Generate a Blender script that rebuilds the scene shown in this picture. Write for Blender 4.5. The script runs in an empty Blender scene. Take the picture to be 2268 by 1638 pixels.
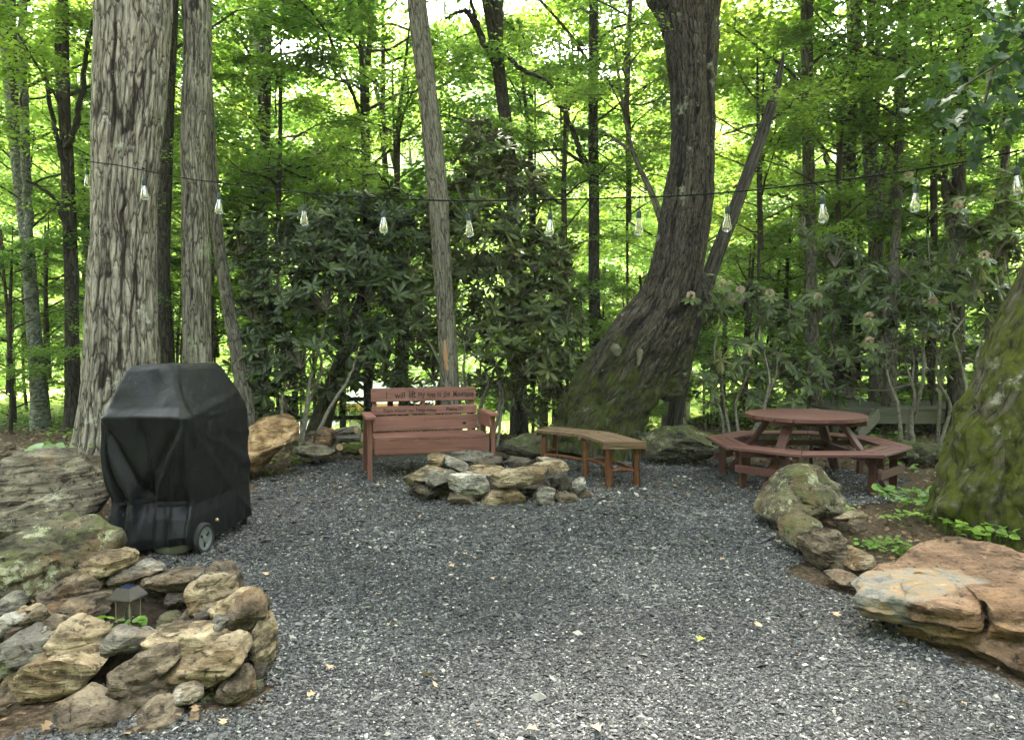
import bpy, bmesh, math, random
import numpy as np
from mathutils import Vector, Matrix, Euler

SC = bpy.context.scene
COL = SC.collection
R = math.radians
# ------------------------------------------------------------------ camera
CAM_H = 1.5; FPX = 1704.0; CX, CY, HOR = 1134.0, 819.0, 745.0
TH = math.atan((CY - HOR) / FPX)
cam_d = bpy.data.cameras.new('camera'); cam = bpy.data.objects.new('camera', cam_d); COL.objects.link(cam)
cam_d.sensor_width = 36; cam_d.lens = FPX / 2268 * 36; cam_d.clip_end = 2000; cam_d.clip_start = 0.05
cam.location = (0, 0, CAM_H); cam.rotation_euler = (R(90) - TH, 0, 0)
SC.camera = cam
# ------------------------------------------------------------------ world, sun, exposure
SUN_EL, SUN_AZ = 57, 200          # azimuth measured so that the sun stands behind the wood, a little to the left
W = bpy.data.worlds.new('World'); SC.world = W; W.use_nodes = True
wn = W.node_tree; bg = wn.nodes['Background']
sky = wn.nodes.new('ShaderNodeTexSky'); sky.sky_type = 'NISHITA'; sky.sun_disc = False
sky.sun_elevation = R(SUN_EL); sky.sun_rotation = R(4); sky.air_density = 1.0; sky.dust_density = 4.0; sky.ozone_density = 1.0
hs = wn.nodes.new('ShaderNodeHueSaturation'); hs.inputs['Saturation'].default_value = .45
wn.links.new(sky.outputs[0], hs.inputs['Color']); wn.links.new(hs.outputs[0], bg.inputs[0]); bg.inputs[1].default_value = 0.15
sl = bpy.data.lights.new('sun', 'SUN'); sun = bpy.data.objects.new('sun', sl); COL.objects.link(sun)
sl.energy = 5.0; sl.angle = R(9); sl.color = (1.0, 0.93, 0.82)
_el, _az = R(SUN_EL), R(-4)        # direction towards the sun: +Y turned slightly to -X
sd = Vector((-math.sin(_az) * math.cos(_el), math.cos(_az) * math.cos(_el), math.sin(_el)))
sun.rotation_euler = sd.to_track_quat('Z', 'Y').to_euler()
SC.view_settings.view_transform = 'Standard'; SC.view_settings.look = 'None'
SC.view_settings.exposure = 3.95; SC.view_settings.gamma = 1
SC.render.engine = 'CYCLES'
cy = SC.cycles
cy.max_bounces = 7; cy.diffuse_bounces = 4; cy.glossy_bounces = 2; cy.transmission_bounces = 5; cy.transparent_max_bounces = 6
cy.use_adaptive_sampling = True; cy.adaptive_threshold = 0.015; cy.use_denoising = True
cy.caustics_reflective = False; cy.caustics_refractive = False; cy.sample_clamp_indirect = 4
# ------------------------------------------------------------------ pixel <-> place
def at(px, py, d):
    u = (px - CX) / FPX; v = (CY - py) / FPX
    t = d / (math.cos(TH) + v * math.sin(TH))
    return Vector((u * t, d, CAM_H + t * (v * math.cos(TH) - math.sin(TH))))
def gnd(px, py, z=0.0):
    u = (px - CX) / FPX; v = (CY - py) / FPX
    t = (z - CAM_H) / (v * math.cos(TH) - math.sin(TH))
    return Vector((u * t, t * (math.cos(TH) + v * math.sin(TH)), z))
# ------------------------------------------------------------------ noise
def _h(ix, iy, iz, s):
    n = (ix * 374761393 + iy * 668265263 + iz * 2147483647 + s * 974711) & 0xffffffff
    n = ((n ^ (n >> 13)) * 1274126177) & 0xffffffff
    n = (n ^ (n >> 16)) * 2246822519 & 0xffffffff
    return ((n ^ (n >> 15)) & 0xffff) / 32767.5 - 1.0
def noise3(p, s=0):
    p = np.asarray(p, float); f = np.floor(p); i = f.astype(np.int64); t = p - f; t = t * t * t * (t * (t * 6 - 15) + 10)
    r = 0
    for dx in (0, 1):
        wx = t[:, 0] if dx else 1 - t[:, 0]
        for dy in (0, 1):
            wy = t[:, 1] if dy else 1 - t[:, 1]
            for dz in (0, 1):
                wz = t[:, 2] if dz else 1 - t[:, 2]
                r = r + wx * wy * wz * _h(i[:, 0] + dx, i[:, 1] + dy, i[:, 2] + dz, s)
    return r
def fbm(p, s=0, o=3, g=.5):
    r = 0; a = 1.0; p = np.asarray(p, float)
    for k in range(o):
        r = r + a * noise3(p * 2 ** k + 17.3 * k, s + k * 7); a *= g
    return r
def sst(a, b, v):
    t = np.clip((np.asarray(v, float) - a) / (b - a), 0, 1); return t * t * (3 - 2 * t)
# ------------------------------------------------------------------ objects
def tag(o, label=None, cat=None, group=None, kind=None):
    if label: o['label'] = label
    if cat: o['category'] = cat
    if group: o['group'] = group
    if kind: o['kind'] = kind
    return o
def empty(name, loc, rz=0.0):
    o = bpy.data.objects.new(name, None); COL.objects.link(o); o.location = loc; o.rotation_euler = (0, 0, rz); o.empty_display_size = .1
    return o
def link(name, me, mat=None, parent=None, loc=None, rot=None):
    o = bpy.data.objects.new(name, me); COL.objects.link(o)
    if mat is not None:
        me.materials.clear(); me.materials.append(mat)
    if parent is not None: o.parent = parent
    if loc is not None: o.location = loc
    if rot is not None: o.rotation_euler = rot
    return o
def kids(o, allobs=None): return list(o.children)
def copy_tree(o, parent=None):
    c = o.copy(); COL.objects.link(c); c.parent = parent
    for ch in list(o.children): copy_tree(ch, c)
    return c
def mesh_np(name, V, faces, smooth=False, uv=None, fattr=None, vattr=None):
    """faces: list of (F,k) int arrays"""
    me = bpy.data.meshes.new(name); V = np.asarray(V, np.float32)
    me.vertices.add(len(V)); me.vertices.foreach_set('co', V.ravel())
    if not isinstance(faces, list): faces = [faces]
    faces = [np.asarray(f, np.int32) for f in faces if len(f)]
    nl = sum(f.size for f in faces); nf = sum(len(f) for f in faces)
    me.loops.add(nl); me.polygons.add(nf)
    idx = np.concatenate([f.ravel() for f in faces]).astype(np.int32)
    tot = np.concatenate([np.full(len(f), f.shape[1], np.int32) for f in faces])
    st = np.concatenate([[0], np.cumsum(tot)[:-1]]).astype(np.int32)
    me.loops.foreach_set('vertex_index', idx); me.polygons.foreach_set('loop_start', st)
    me.polygons.foreach_set('loop_total', tot)
    me.polygons.foreach_set('use_smooth', np.full(nf, smooth, bool))
    if uv is not None:
        l = me.uv_layers.new(name='UVMap'); l.data.foreach_set('uv', np.asarray(uv, np.float32)[idx].ravel())
    for nme, a in (fattr or {}).items():
        at_ = me.attributes.new(nme, 'FLOAT', 'FACE'); at_.data.foreach_set('value', np.asarray(a, np.float32))
    for nme, a in (vattr or {}).items():
        at_ = me.attributes.new(nme, 'FLOAT', 'POINT'); at_.data.foreach_set('value', np.asarray(a, np.float32))
    me.update(calc_edges=True)
    return me
def grid_faces(nu, nv, wrap=True):
    """nv rows of nu verts"""
    m = nu if wrap else nu - 1
    a = np.arange(m); b = (a + 1) % nu
    r = np.arange(nv - 1)[:, None] * nu
    return np.stack([r + a, r + b, r + nu + b, r + nu + a], -1).reshape(-1, 4)
def crom(P, n):
    """smooth curve through P (list of (k,) arrays) resampled to n points"""
    P = np.asarray(P, float); m = len(P)
    t = np.linspace(0, m - 1, n); i = np.clip(t.astype(int), 0, m - 2); f = (t - i)[:, None]
    p0 = P[np.clip(i - 1, 0, m - 1)]; p1 = P[i]; p2 = P[i + 1]; p3 = P[np.clip(i + 2, 0, m - 1)]
    return .5 * (2 * p1 + (p2 - p0) * f + (2 * p0 - 5 * p1 + 4 * p2 - p3) * f * f + (3 * p1 - 3 * p2 + p3 - p0) * f ** 3)
class MB:
    """collects tubes and cards into one mesh"""
    def __init__(s): s.V = []; s.F = {3: [], 4: []}; s.n = 0; s.UV = []
    def add(s, V, F, uv=None):
        V = np.asarray(V, float); F = np.asarray(F, int); s.V.append(V); s.F[F.shape[1]].append(F + s.n); s.n += len(V)
        s.UV.append(np.zeros((len(V), 2)) if uv is None else uv)
    def tube(s, P, r, k=6, cap=True):
        P = np.asarray(P, float); n = len(P); r = np.broadcast_to(np.asarray(r, float), (n,))
        T = np.gradient(P, axis=0); T /= np.linalg.norm(T, axis=1)[:, None] + 1e-9
        ref = np.array([1., 0, 0]) if abs(T[0][0]) < .8 else np.array([0, 1., 0])
        A = np.cross(T, ref); A /= np.linalg.norm(A, axis=1)[:, None] + 1e-9; B = np.cross(T, A)
        th = np.arange(k) / k * 2 * np.pi
        V = P[:, None] + r[:, None, None] * (np.cos(th)[None, :, None] * A[:, None] + np.sin(th)[None, :, None] * B[:, None])
        L = np.concatenate([[0], np.cumsum(np.linalg.norm(np.diff(P, axis=0), axis=1))])
        uv = np.stack(np.broadcast_arrays((th / (2 * np.pi))[None, :] * 2 * np.pi * r.mean(), L[:, None]), -1).reshape(-1, 2)
        s.add(V.reshape(-1, 3), grid_faces(k, n), uv)
        if cap:
            for e, ring in ((P[0], 0), (P[-1], n - 1)):
                rv = V[ring]; c = np.vstack([rv, e]); f = np.array([[j, (j + 1) % k, k] for j in range(k)])
                s.add(c, f)
    def build(s, name, mat, parent=None, smooth=True, loc=None):
        V = np.vstack(s.V); F = [np.vstack(f) for f in s.F.values() if f]
        me = mesh_np(name, V, F, smooth=smooth, uv=np.vstack(s.UV))
        return link(name, me, mat, parent, loc)
def place(tv, tf, O, X, Y, Z, S):
    """copies template (verts tv, list of face arrays tf) to frames; returns V, faces"""
    O = np.asarray(O, float); n = len(O); k = len(tv); S = np.asarray(S, float)
    if S.ndim == 1: S = np.repeat(S[:, None], 3, 1)
    a = tv[None] * S[:, None, :]
    V = O[:, None] + a[..., 0:1] * X[:, None] + a[..., 1:2] * Y[:, None] + a[..., 2:3] * Z[:, None]
    off = (np.arange(n) * k)[:, None, None]
    return V.reshape(-1, 3), [(f[None] + off).reshape(-1, f.shape[1]) for f in tf]
def unit(a): return a / (np.linalg.norm(a, axis=-1, keepdims=True) + 1e-9)
def frames(D, U, rng=None):
    """D = long axis, U = approximate normal"""
    X = unit(D); Y = unit(np.cross(U, X)); Z = np.cross(X, Y); return X, Y, Z
# leaf templates: X long axis 0..1, Y half width, Z normal
LEAF4 = (np.array([[0, 0, 0], [.45, .42, .10], [1, 0, -.06], [.5, -.42, .10]]), [np.array([[0, 2, 1], [0, 3, 2]])])
LEAFM = (np.array([[0, 0, 0], [.1, .38, .05], [.45, .2, .04], [.55, .5, .08], [.7, .2, .02], [1, 0, -.08], [.7, -.2, .02], [.55, -.5, .08], [.45, -.2, .04], [.1, -.38, .05], [.4, 0, 0]]),
         [np.array([[10, (j + 1) % 10, j] for j in range(10)])])
LEAFR = (np.array([[0, 0, 0], [.38, 0, .03], [.72, 0, -.01], [1, 0, -.1], [.35, .42, -.02], [.72, .5, -.06], [.35, -.42, -.02], [.72, -.5, -.06]]),
         [np.array([[0, 1, 4], [0, 6, 1], [2, 3, 5], [7, 3, 2]]), np.array([[1, 2, 5, 4], [6, 7, 2, 1]])])
def bevbox(bm, sx, sy, sz, loc=(0, 0, 0), rot=None, bev=.006, taper=None):
    M = Matrix.Translation(loc) @ (rot.to_4x4() if rot is not None else Matrix()) @ Matrix.Diagonal((sx, sy, sz, 1))
    r = bmesh.ops.create_cube(bm, size=1, matrix=M)
    if bev:
        es = list({e for v in r['verts'] for e in v.link_edges})
        bmesh.ops.bevel(bm, geom=es, offset=bev, segments=2, affect='EDGES', profile=.6)
def bmo(name, bm, mat, parent=None, loc=None, smooth=False, rot=None):
    me = bpy.data.meshes.new(name); bm.to_mesh(me); bm.free()
    if smooth: me.polygons.foreach_set('use_smooth', [True] * len(me.polygons)); me.set_sharp_from_angle(angle=R(35))
    return link(name, me, mat, parent, loc, rot)
def board(name, a, mat, parent, sx, sy, sz, rot=None, bev=.006):
    bm = bmesh.new(); bevbox(bm, sx, sy, sz, (0, 0, 0), None, bev)
    o = bmo(name, bm, mat, parent, a)
    if rot: o.rotation_euler = rot
    return o
def lathe(prof, k=24):
    th = np.arange(k) / k * 2 * np.pi; p = np.asarray(prof, float)
    V = np.stack([p[:, 0:1] * np.cos(th), p[:, 0:1] * np.sin(th), np.repeat(p[:, 1:2], k, 1)], -1).reshape(-1, 3)
    return V, grid_faces(k, len(p))
# ------------------------------------------------------------------ materials
def newmat(name):
    m = bpy.data.materials.new(name); m.use_nodes = True; nt = m.node_tree
    b = nt.nodes['Principled BSDF']; return m, nt, b
def nd(nt, typ, ins=None, **props):
    n = nt.nodes.new('ShaderNode' + typ)
    for k, v in props.items(): setattr(n, k, v)
    for k, v in (ins or {}).items():
        s = n.inputs[k]
        if isinstance(v, bpy.types.NodeSocket): nt.links.new(v, s)
        else: s.default_value = v
    return n
def ramp(nt, fac, stops, interp='LINEAR'):
    n = nt.nodes.new('ShaderNodeValToRGB'); nt.links.new(fac, n.inputs[0]); cr = n.color_ramp; cr.interpolation = interp
    while len(cr.elements) < len(stops): cr.elements.new(.5)
    for e, (p, c) in zip(cr.elements, stops):
        e.position = p; e.color = (*c, 1) if len(c) == 3 else c
    return n.outputs[0]
def mixc(nt, f, a, b, mode='MIX'):
    n = nt.nodes.new('ShaderNodeMix'); n.data_type = 'RGBA'; n.blend_type = mode
    for k, v in ((0, f), (6, a), (7, b)):
        if isinstance(v, bpy.types.NodeSocket): nt.links.new(v, n.inputs[k])
        else: n.inputs[k].default_value = (*v, 1) if k and len(v) == 3 else v
    return n.outputs[2]
def G(v): return (v, v, v)
def coords(nt, scale=(1, 1, 1), out='Object', rnd=True):
    tc = nd(nt, 'TexCoord'); oi = nd(nt, 'ObjectInfo')
    v = tc.outputs[out]
    if rnd:
        m = nd(nt, 'VectorMath', {0: v}, operation='ADD'); c = nd(nt, 'VectorMath', {0: oi.outputs['Random'], 'Scale': 37.0}, operation='SCALE')
        nt.links.new(c.outputs[0], m.inputs[1]); v = m.outputs[0]
    mp = nd(nt, 'Mapping', {'Vector': v, 'Scale': scale}); return mp.outputs[0]
def noise(nt, vec, scale, detail=4, rough=.55, dist=0.0):
    return nd(nt, 'TexNoise', {'Vector': vec, 'Scale': scale, 'Detail': detail, 'Roughness': rough, 'Distortion': dist}).outputs[0]
def bump(nt, b, h, strength=.5, dist=.02, prev=None):
    n = nd(nt, 'Bump', {'Height': h, 'Strength': strength, 'Distance': dist})
    if prev is not None: nt.links.new(prev, n.inputs['Normal'])
    nt.links.new(n.outputs[0], b.inputs['Normal']); return n.outputs[0]
def rock_mat(name, c1, c2, c3, lichen=.0, lc=(.42, .43, .33), moss=0.0, mc=(.06, .075, .015), tilt=.25, strata=9.0, rough=.9):
    m, nt, b = newmat(name); b.inputs['Roughness'].default_value = rough
    b.inputs['Specular IOR Level'].default_value = .25
    v = coords(nt); base = noise(nt, v, 4.5, 6, .6, .3)
    col = ramp(nt, base, [(.3, c1), (.5, c2), (.7, c3)])
    mp = nd(nt, 'Mapping', {'Vector': v, 'Rotation': (tilt, tilt * .6, 0), 'Scale': (1.2, 1.2, strata)}).outputs[0]
    st = noise(nt, mp, 3.2, 6, .65, .4)
    col = mixc(nt, ramp(nt, st, [(.38, G(.9)), (.5, G(0)), (1, G(0))]), col, tuple(x * .38 for x in c1))
    col = mixc(nt, ramp(nt, st, [(.54, G(0)), (.64, G(.7))]), col, tuple(min(1, x * 1.35) for x in c3))
    rst = noise(nt, v, 2.3, 3)
    col = mixc(nt, ramp(nt, rst, [(.55, G(0)), (.68, G(.45))]), col, (.24, .13, .055))
    fine = noise(nt, v, 60, 4, .7)
    col = mixc(nt, .45, col, ramp(nt, fine, [(.3, G(.25)), (.7, G(1))]), 'MULTIPLY')
    pits = noise(nt, v, 21, 5, .7)
    col = mixc(nt, ramp(nt, pits, [(.36, G(.9)), (.46, G(0))]), col, tuple(x * .3 for x in c1))
    col = mixc(nt, ramp(nt, pits, [(.6, G(0)), (.7, G(.4))]), col, tuple(min(1, x * 1.5) for x in c3))
    if moss:
        geo = nd(nt, 'NewGeometry'); sep = nd(nt, 'SeparateXYZ', {0: geo.outputs['Normal']})
        mn = noise(nt, v, 5, 5, .7)
        a = nd(nt, 'Math', {0: sep.outputs[2], 1: .35}, operation='MULTIPLY').outputs[0]
        a = nd(nt, 'Math', {0: a, 1: mn}, operation='ADD').outputs[0]
        col = mixc(nt, ramp(nt, a, [(.86 - .3 * moss, G(0)), (1.0 - .3 * moss, G(.8))]), col, mixc(nt, fine, mc, tuple(x * 1.9 for x in mc)))
    if lichen:
        ln = noise(nt, v, 26, 6, .85); l2 = noise(nt, v, 6, 3)
        a = nd(nt, 'Math', {0: ln, 1: l2}, operation='ADD').outputs[0]; a = nd(nt, 'Math', {0: a, 1: .5}, operation='MULTIPLY').outputs[0]
        col = mixc(nt, ramp(nt, a, [(.0, G(0)), (.0001, G(0)), (1, G(0))] if False else [(.0, G(0)), (.60 - lichen * .05, G(0)), (.63 - lichen * .05, G(.75))]), col, lc)
    nt.links.new(col, b.inputs['Base Color'])
    n1 = bump(nt, b, st, .9, .03); n2 = bump(nt, b, pits, .8, .016, n1); bump(nt, b, fine, .6, .005, n2)
    return m
def bark_mat(name, c1, c2, crack, sx=9, sz=1.6, patch=None, moss=None, b_str=.8, use_attr=False, pa=.5):
    m, nt, b = newmat(name); b.inputs['Roughness'].default_value = .95; b.inputs['Specular IOR Level'].default_value = .15
    uv = nd(nt, 'TexCoord').outputs['UV']; mp = nd(nt, 'Mapping', {'Vector': uv, 'Scale': (sx, sz, 1)}).outputs[0]
    n1 = noise(nt, mp, 3.0, 7, .65, .5)
    obj = coords(nt, rnd=False); pn = noise(nt, obj, 1.3, 4); fine = noise(nt, obj, 45, 4, .7)
    wv = nd(nt, 'VectorMath', {0: nd(nt, 'TexNoise', {'Vector': mp, 'Scale': .9, 'Detail': 3.0}).outputs['Color'], 'Scale': 1.6}, operation='SCALE').outputs[0]
    pv = nd(nt, 'VectorMath', {0: mp, 1: wv}, operation='ADD').outputs[0]
    vd = nd(nt, 'TexVoronoi', {'Vector': pv, 'Scale': 1.35}, feature='DISTANCE_TO_EDGE').outputs['Distance']
    vc = nd(nt, 'SeparateColor', {0: nd(nt, 'TexVoronoi', {'Vector': pv, 'Scale': 1.35}).outputs['Color']}).outputs[0]
    col = ramp(nt, n1, [(.34, c1), (.56, c2), (.74, tuple(min(1, x * 1.3) for x in c2))])
    col = mixc(nt, .5, col, ramp(nt, vc, [(0, G(.8)), (1, G(1.1))]), 'MULTIPLY')
    col = mixc(nt, ramp(nt, vd, [(.0, G(.95)), (.075, G(0))]), col, crack)
    if use_attr:
        a = nd(nt, 'Attribute', attribute_name='crack').outputs['Fac']
        col = mixc(nt, a, col, crack)
    col = mixc(nt, .45, col, ramp(nt, fine, [(.3, G(.4)), (.7, G(1))]), 'MULTIPLY')
    if patch:
        pp = noise(nt, obj, 3.2, 5, .7)
        col = mixc(nt, ramp(nt, pp, [(.56 + .1 * (1 - pa), G(0)), (.62 + .1 * (1 - pa), G(.75))]), col, patch)
    if moss:
        mn = noise(nt, obj, 2.2, 5, .7); sep = nd(nt, 'SeparateXYZ', {0: obj})
        z = nd(nt, 'MapRange', {0: sep.outputs[2], 1: 0.0, 2: moss[1], 3: moss[2], 4: -.25}).outputs[0]
        a = nd(nt, 'Math', {0: mn, 1: z}, operation='ADD').outputs[0]
        m2 = noise(nt, obj, 9, 6, .8); brk = ramp(nt, m2, [(.40, G(.15)), (.52, G(1))]); am = mixc(nt, 1, ramp(nt, a, [(.47, G(0)), (.62, G(.95))]), brk, 'MULTIPLY')
        col = mixc(nt, am, col, mixc(nt, ramp(nt, m2, [(.4, G(0)), (.75, G(1))]), moss[0], tuple(x * 2.2 for x in moss[0])))
    nt.links.new(col, b.inputs['Base Color'])
    k0 = bump(nt, b, ramp(nt, vd, [(0, G(0)), (.25, G(1))]), b_str, .02); k = bump(nt, b, n1, b_str * .6, .02, k0); bump(nt, b, fine, .6, .008, k)
    return m
def leaf_mat(name, c1, c2, trans=.45, tc=None, rough=.5, spec=.3, c3=None):
    m, nt, b = newmat(name)
    a = nd(nt, 'Attribute', attribute_name='var').outputs['Fac']
    stops = [(0, c1), (1, c2)] if c3 is None else [(0, c1), (.93, c2), (1, c3)]
    col = ramp(nt, a, stops)
    oi = nd(nt, 'ObjectInfo').outputs['Random']
    col = mixc(nt, 1.0, col, ramp(nt, oi, [(0, (.72, .8, .9)), (1, (1.2, 1.1, .9))]), 'MULTIPLY')
    nt.links.new(col, b.inputs['Base Color']); b.inputs['Roughness'].default_value = rough; b.inputs['Specular IOR Level'].default_value = spec
    t = nd(nt, 'BsdfTranslucent'); k = tc or (1.25, 1.3, .88)
    nt.links.new(mixc(nt, 1.0, col, k, 'MULTIPLY'), t.inputs[0])
    mx = nd(nt, 'MixShader', {0: trans, 1: b.outputs[0], 2: t.outputs[0]})
    nt.links.new(mx.outputs[0], nt.nodes['Material Output'].inputs[0])
    return m
def wood_mat(name, c1, c2, axis=0, grain=(.05, .03, .02), rough=.7, gl=.5, worn_glint=None):
    m, nt, b = newmat(name); b.inputs['Roughness'].default_value = rough; b.inputs['Specular IOR Level'].default_value = .3
    sc = [22, 22, 22]; sc[axis] = 1.6
    v = coords(nt, tuple(sc)); n1 = noise(nt, v, 1.6, 5, .6, .6)
    v2 = coords(nt); n2 = noise(nt, v2, 3.5, 4)
    col = mixc(nt, n2, c1, c2); col = mixc(nt, ramp(nt, n1, [(.33, G(gl)), (.5, G(0))]), col, grain)
    if worn_glint:
        n3 = noise(nt, coords(nt, tuple(x * .5 for x in sc)), 2.4, 6, .75)
        col = mixc(nt, ramp(nt, n3, [(.56, G(0)), (.66, G(.6))]), col, worn_glint)
    nt.links.new(col, b.inputs['Base Color']); bump(nt, b, n1, .35, .004)
    return m
def plain(name, c, rough=.6, spec=.3, metal=0, var=.25, sc=12, bs=.2):
    m, nt, b = newmat(name); n = noise(nt, coords(nt), sc, 5, .65)
    nt.links.new(ramp(nt, n, [(.3, tuple(x * (1 - var) for x in c)), (.7, tuple(min(1, x * (1 + var)) for x in c))]), b.inputs['Base Color'])
    b.inputs['Roughness'].default_value = rough; b.inputs['Specular IOR Level'].default_value = spec; b.inputs['Metallic'].default_value = metal
    if bs: bump(nt, b, n, bs, .004)
    return m
# ================================================================== MATERIALS
def ground_mat():
    m, nt, b = newmat('woodland soil'); b.inputs['Roughness'].default_value = 1; b.inputs['Specular IOR Level'].default_value = .1
    v = nd(nt, 'TexCoord').outputs['Object']
    n1 = noise(nt, v, 1.1, 6, .7); n2 = noise(nt, v, 28, 5, .75); n3 = noise(nt, v, .23, 3)
    col = ramp(nt, n2, [(.3, (.018, .013, .009)), (.5, (.07, .05, .033)), (.7, (.19, .135, .085))])
    g = ramp(nt, n2, [(.3, (.02, .04, .008)), (.7, (.10, .15, .03))])
    sp_ = nd(nt, 'SeparateXYZ', {0: v}); gf = nd(nt, 'MapRange', {0: sp_.outputs[1], 1: 13.0, 2: 17.0}).outputs[0]
    g = mixc(nt, gf, g, ramp(nt, n2, [(.3, (.12, .19, .03)), (.7, (.34, .42, .10))]))  # far grass lightened, its sunlight put into the colour
    sep = nd(nt, 'SeparateXYZ', {0: v})
    far = nd(nt, 'MapRange', {0: sep.outputs[1], 1: 9.5, 2: 15, 3: -.12, 4: .2}).outputs[0]
    a = nd(nt, 'Math', {0: n1, 1: far}, operation='ADD').outputs[0]
    col = mixc(nt, ramp(nt, a, [(.5, G(0)), (.6, G(.85))]), col, g)
    nt.links.new(col, b.inputs['Base Color']); bump(nt, b, n2, .8, .03); return m
def gravel_mat():
    m, nt, b = newmat('crushed slate gravel'); b.inputs['Roughness'].default_value = .8; b.inputs['Specular IOR Level'].default_value = .25
    v = nd(nt, 'TexCoord').outputs['Object']
    vo = nd(nt, 'TexVoronoi', {'Vector': v, 'Scale': 62.0}); bw = nd(nt, 'SeparateColor', {0: vo.outputs['Color']}).outputs[0]
    col = ramp(nt, bw, [(0, (.018, .019, .022)), (.5, (.05, .052, .058)), (.86, (.11, .112, .118)), (.97, (.34, .33, .32))])
    dk = ramp(nt, vo.outputs['Distance'], [(.3, G(1)), (.62, G(.2))]); col = mixc(nt, 1, col, dk, 'MULTIPLY')
    br = noise(nt, v, .8, 4, .6); col = mixc(nt, ramp(nt, br, [(.52, G(0)), (.7, G(.4))]), col, (.06, .045, .03))
    nt.links.new(col, b.inputs['Base Color']); bump(nt, b, vo.outputs['Distance'], -.9, .012); return m
def pebble_mat():
    m, nt, b = newmat('slate chips'); b.inputs['Roughness'].default_value = .65; b.inputs['Specular IOR Level'].default_value = .35
    a = nd(nt, 'Attribute', attribute_name='var').outputs['Fac']
    col = ramp(nt, a, [(0, (.016, .0162, .0172)), (.35, (.045, .0445, .0465)), (.6, (.090, .0885, .090)), (.8, (.158, .152, .145)), (.93, (.28, .262, .238)), (1, (.44, .41, .37))])
    nt.links.new(col, b.inputs['Base Color']); return m
M = {}
M['soil'] = ground_mat(); M['gravel'] = gravel_mat(); M['chips'] = pebble_mat()
M['bark_grey'] = bark_mat('furrowed grey bark', (.20, .165, .143), (.42, .365, .325), (.028, .022, .018), 10, 1.7, patch=(.5, .49, .45), use_attr=True, pa=.6, b_str=1.0)
M['bark_pale'] = bark_mat('pale greenish bark', (.18, .16, .13), (.36, .325, .27), (.03, .024, .018), 13, 1.8, patch=(.30, .33, .22), use_attr=True, pa=.7, b_str=1.0)
M['bark_slim'] = bark_mat('slim trunk bark', (.10, .085, .07), (.22, .195, .165), (.03, .024, .02), 14, 2.2, patch=(.3, .3, .27), pa=.3)
M['bark_dark'] = bark_mat('dark bark', (.035, .03, .024), (.085, .075, .06), (.012, .01, .008), 12, 2.5, patch=(.12, .13, .09), pa=.3)
M['bark_birch'] = bark_mat('smooth mottled bark', (.12, .125, .11), (.25, .26, .23), (.05, .05, .045), 5, 9, patch=(.36, .38, .34), pa=.8)
M['bark_oak'] = bark_mat('dark furrowed oak bark', (.038, .031, .024), (.095, .078, .063), (.006, .005, .004), 13, 3.6, patch=(.24, .25, .18), moss=((.026, .032, .006), 2.6, .27), use_attr=True, pa=.5)
M['bark_moss'] = bark_mat('mossy bark', (.05, .038, .03), (.13, .11, .088), (.010, .008, .006), 10, 2.4, patch=(.34, .33, .27), moss=((.038, .044, .005), 7, .20), use_attr=True, pa=.6)
M['bark_snag'] = bark_mat('weathered dead wood', (.05, .042, .038), (.12, .105, .10), (.014, .01, .009), 16, .8)
M['twig'] = plain('twig bark', (.055, .045, .035), .9, .1, var=.4)
M['twig_grey'] = plain('grey shrub stems', (.17, .15, .125), .9, .1, var=.5, sc=25)
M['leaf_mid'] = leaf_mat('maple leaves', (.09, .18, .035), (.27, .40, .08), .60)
M['leaf_dark'] = leaf_mat('shaded maple leaves', (.08, .15, .03), (.23, .34, .06), .58)  # darker copy of the maple leaves, shade put into the colour
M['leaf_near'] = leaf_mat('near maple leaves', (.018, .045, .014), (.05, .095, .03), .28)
M['leaf_far'] = leaf_mat('sunlit maple leaves', (.13, .23, .045), (.34, .47, .11), .58)  # lighter copy of the maple leaves, sunlight put into the colour
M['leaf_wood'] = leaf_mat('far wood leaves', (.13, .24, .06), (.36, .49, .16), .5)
M['leaf_rhodo'] = leaf_mat('rhododendron leaves', (.032, .048, .012), (.095, .122, .038), .13, rough=.42, spec=.4, c3=(.17, .17, .06))
M['leaf_rhodo2'] = leaf_mat('pale rhododendron leaves', (.04, .06, .016), (.11, .15, .05), .22, rough=.4, spec=.4, c3=(.2, .2, .08))
M['leaf_herb'] = leaf_mat('herb leaves', (.08, .16, .02), (.20, .33, .05), .3)
M['leaf_hosta'] = leaf_mat('hosta leaves', (.14, .24, .08), (.30, .40, .2), .3)
M['leaf_litter'] = leaf_mat('dead leaves', (.07, .04, .02), (.26, .16, .085), .1, tc=(1, .9, .7), c3=(.45, .36, .24))
# ================================================================== GROUND
def hgt(x, y):
    x = np.asarray(x, float); y = np.asarray(y, float)
    y0 = 11.2 + 5.5 * sst(-4.5, -7, x) + 4 * sst(2, 5, x)
    h = -2.8 * sst(y0, y0 + 13, y)
    h = h + .05 * fbm(np.stack([x * .5, y * .5, x * 0], -1), 3) * sst(9.2, 12, np.hypot(x, y))
    h = h + .22 * sst(-3.4, -4.6, x) * sst(5.2, 7.5, y) * (1 - sst(9.5, 12, y))
    return h
def axis_pts():
    a = np.concatenate([np.arange(0, 14, .2), np.arange(14, 40, .8), np.arange(40, 95, 4)]); return a
ax = np.unique(np.concatenate([-axis_pts(), axis_pts()]))
X, Y = np.meshgrid(ax, ax); V = np.stack([X.ravel(), Y.ravel(), hgt(X.ravel(), Y.ravel())], -1)
tag(link('ground', mesh_np('ground', V, grid_faces(len(ax), len(ax), False), True), M['soil']), kind='structure')
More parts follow.
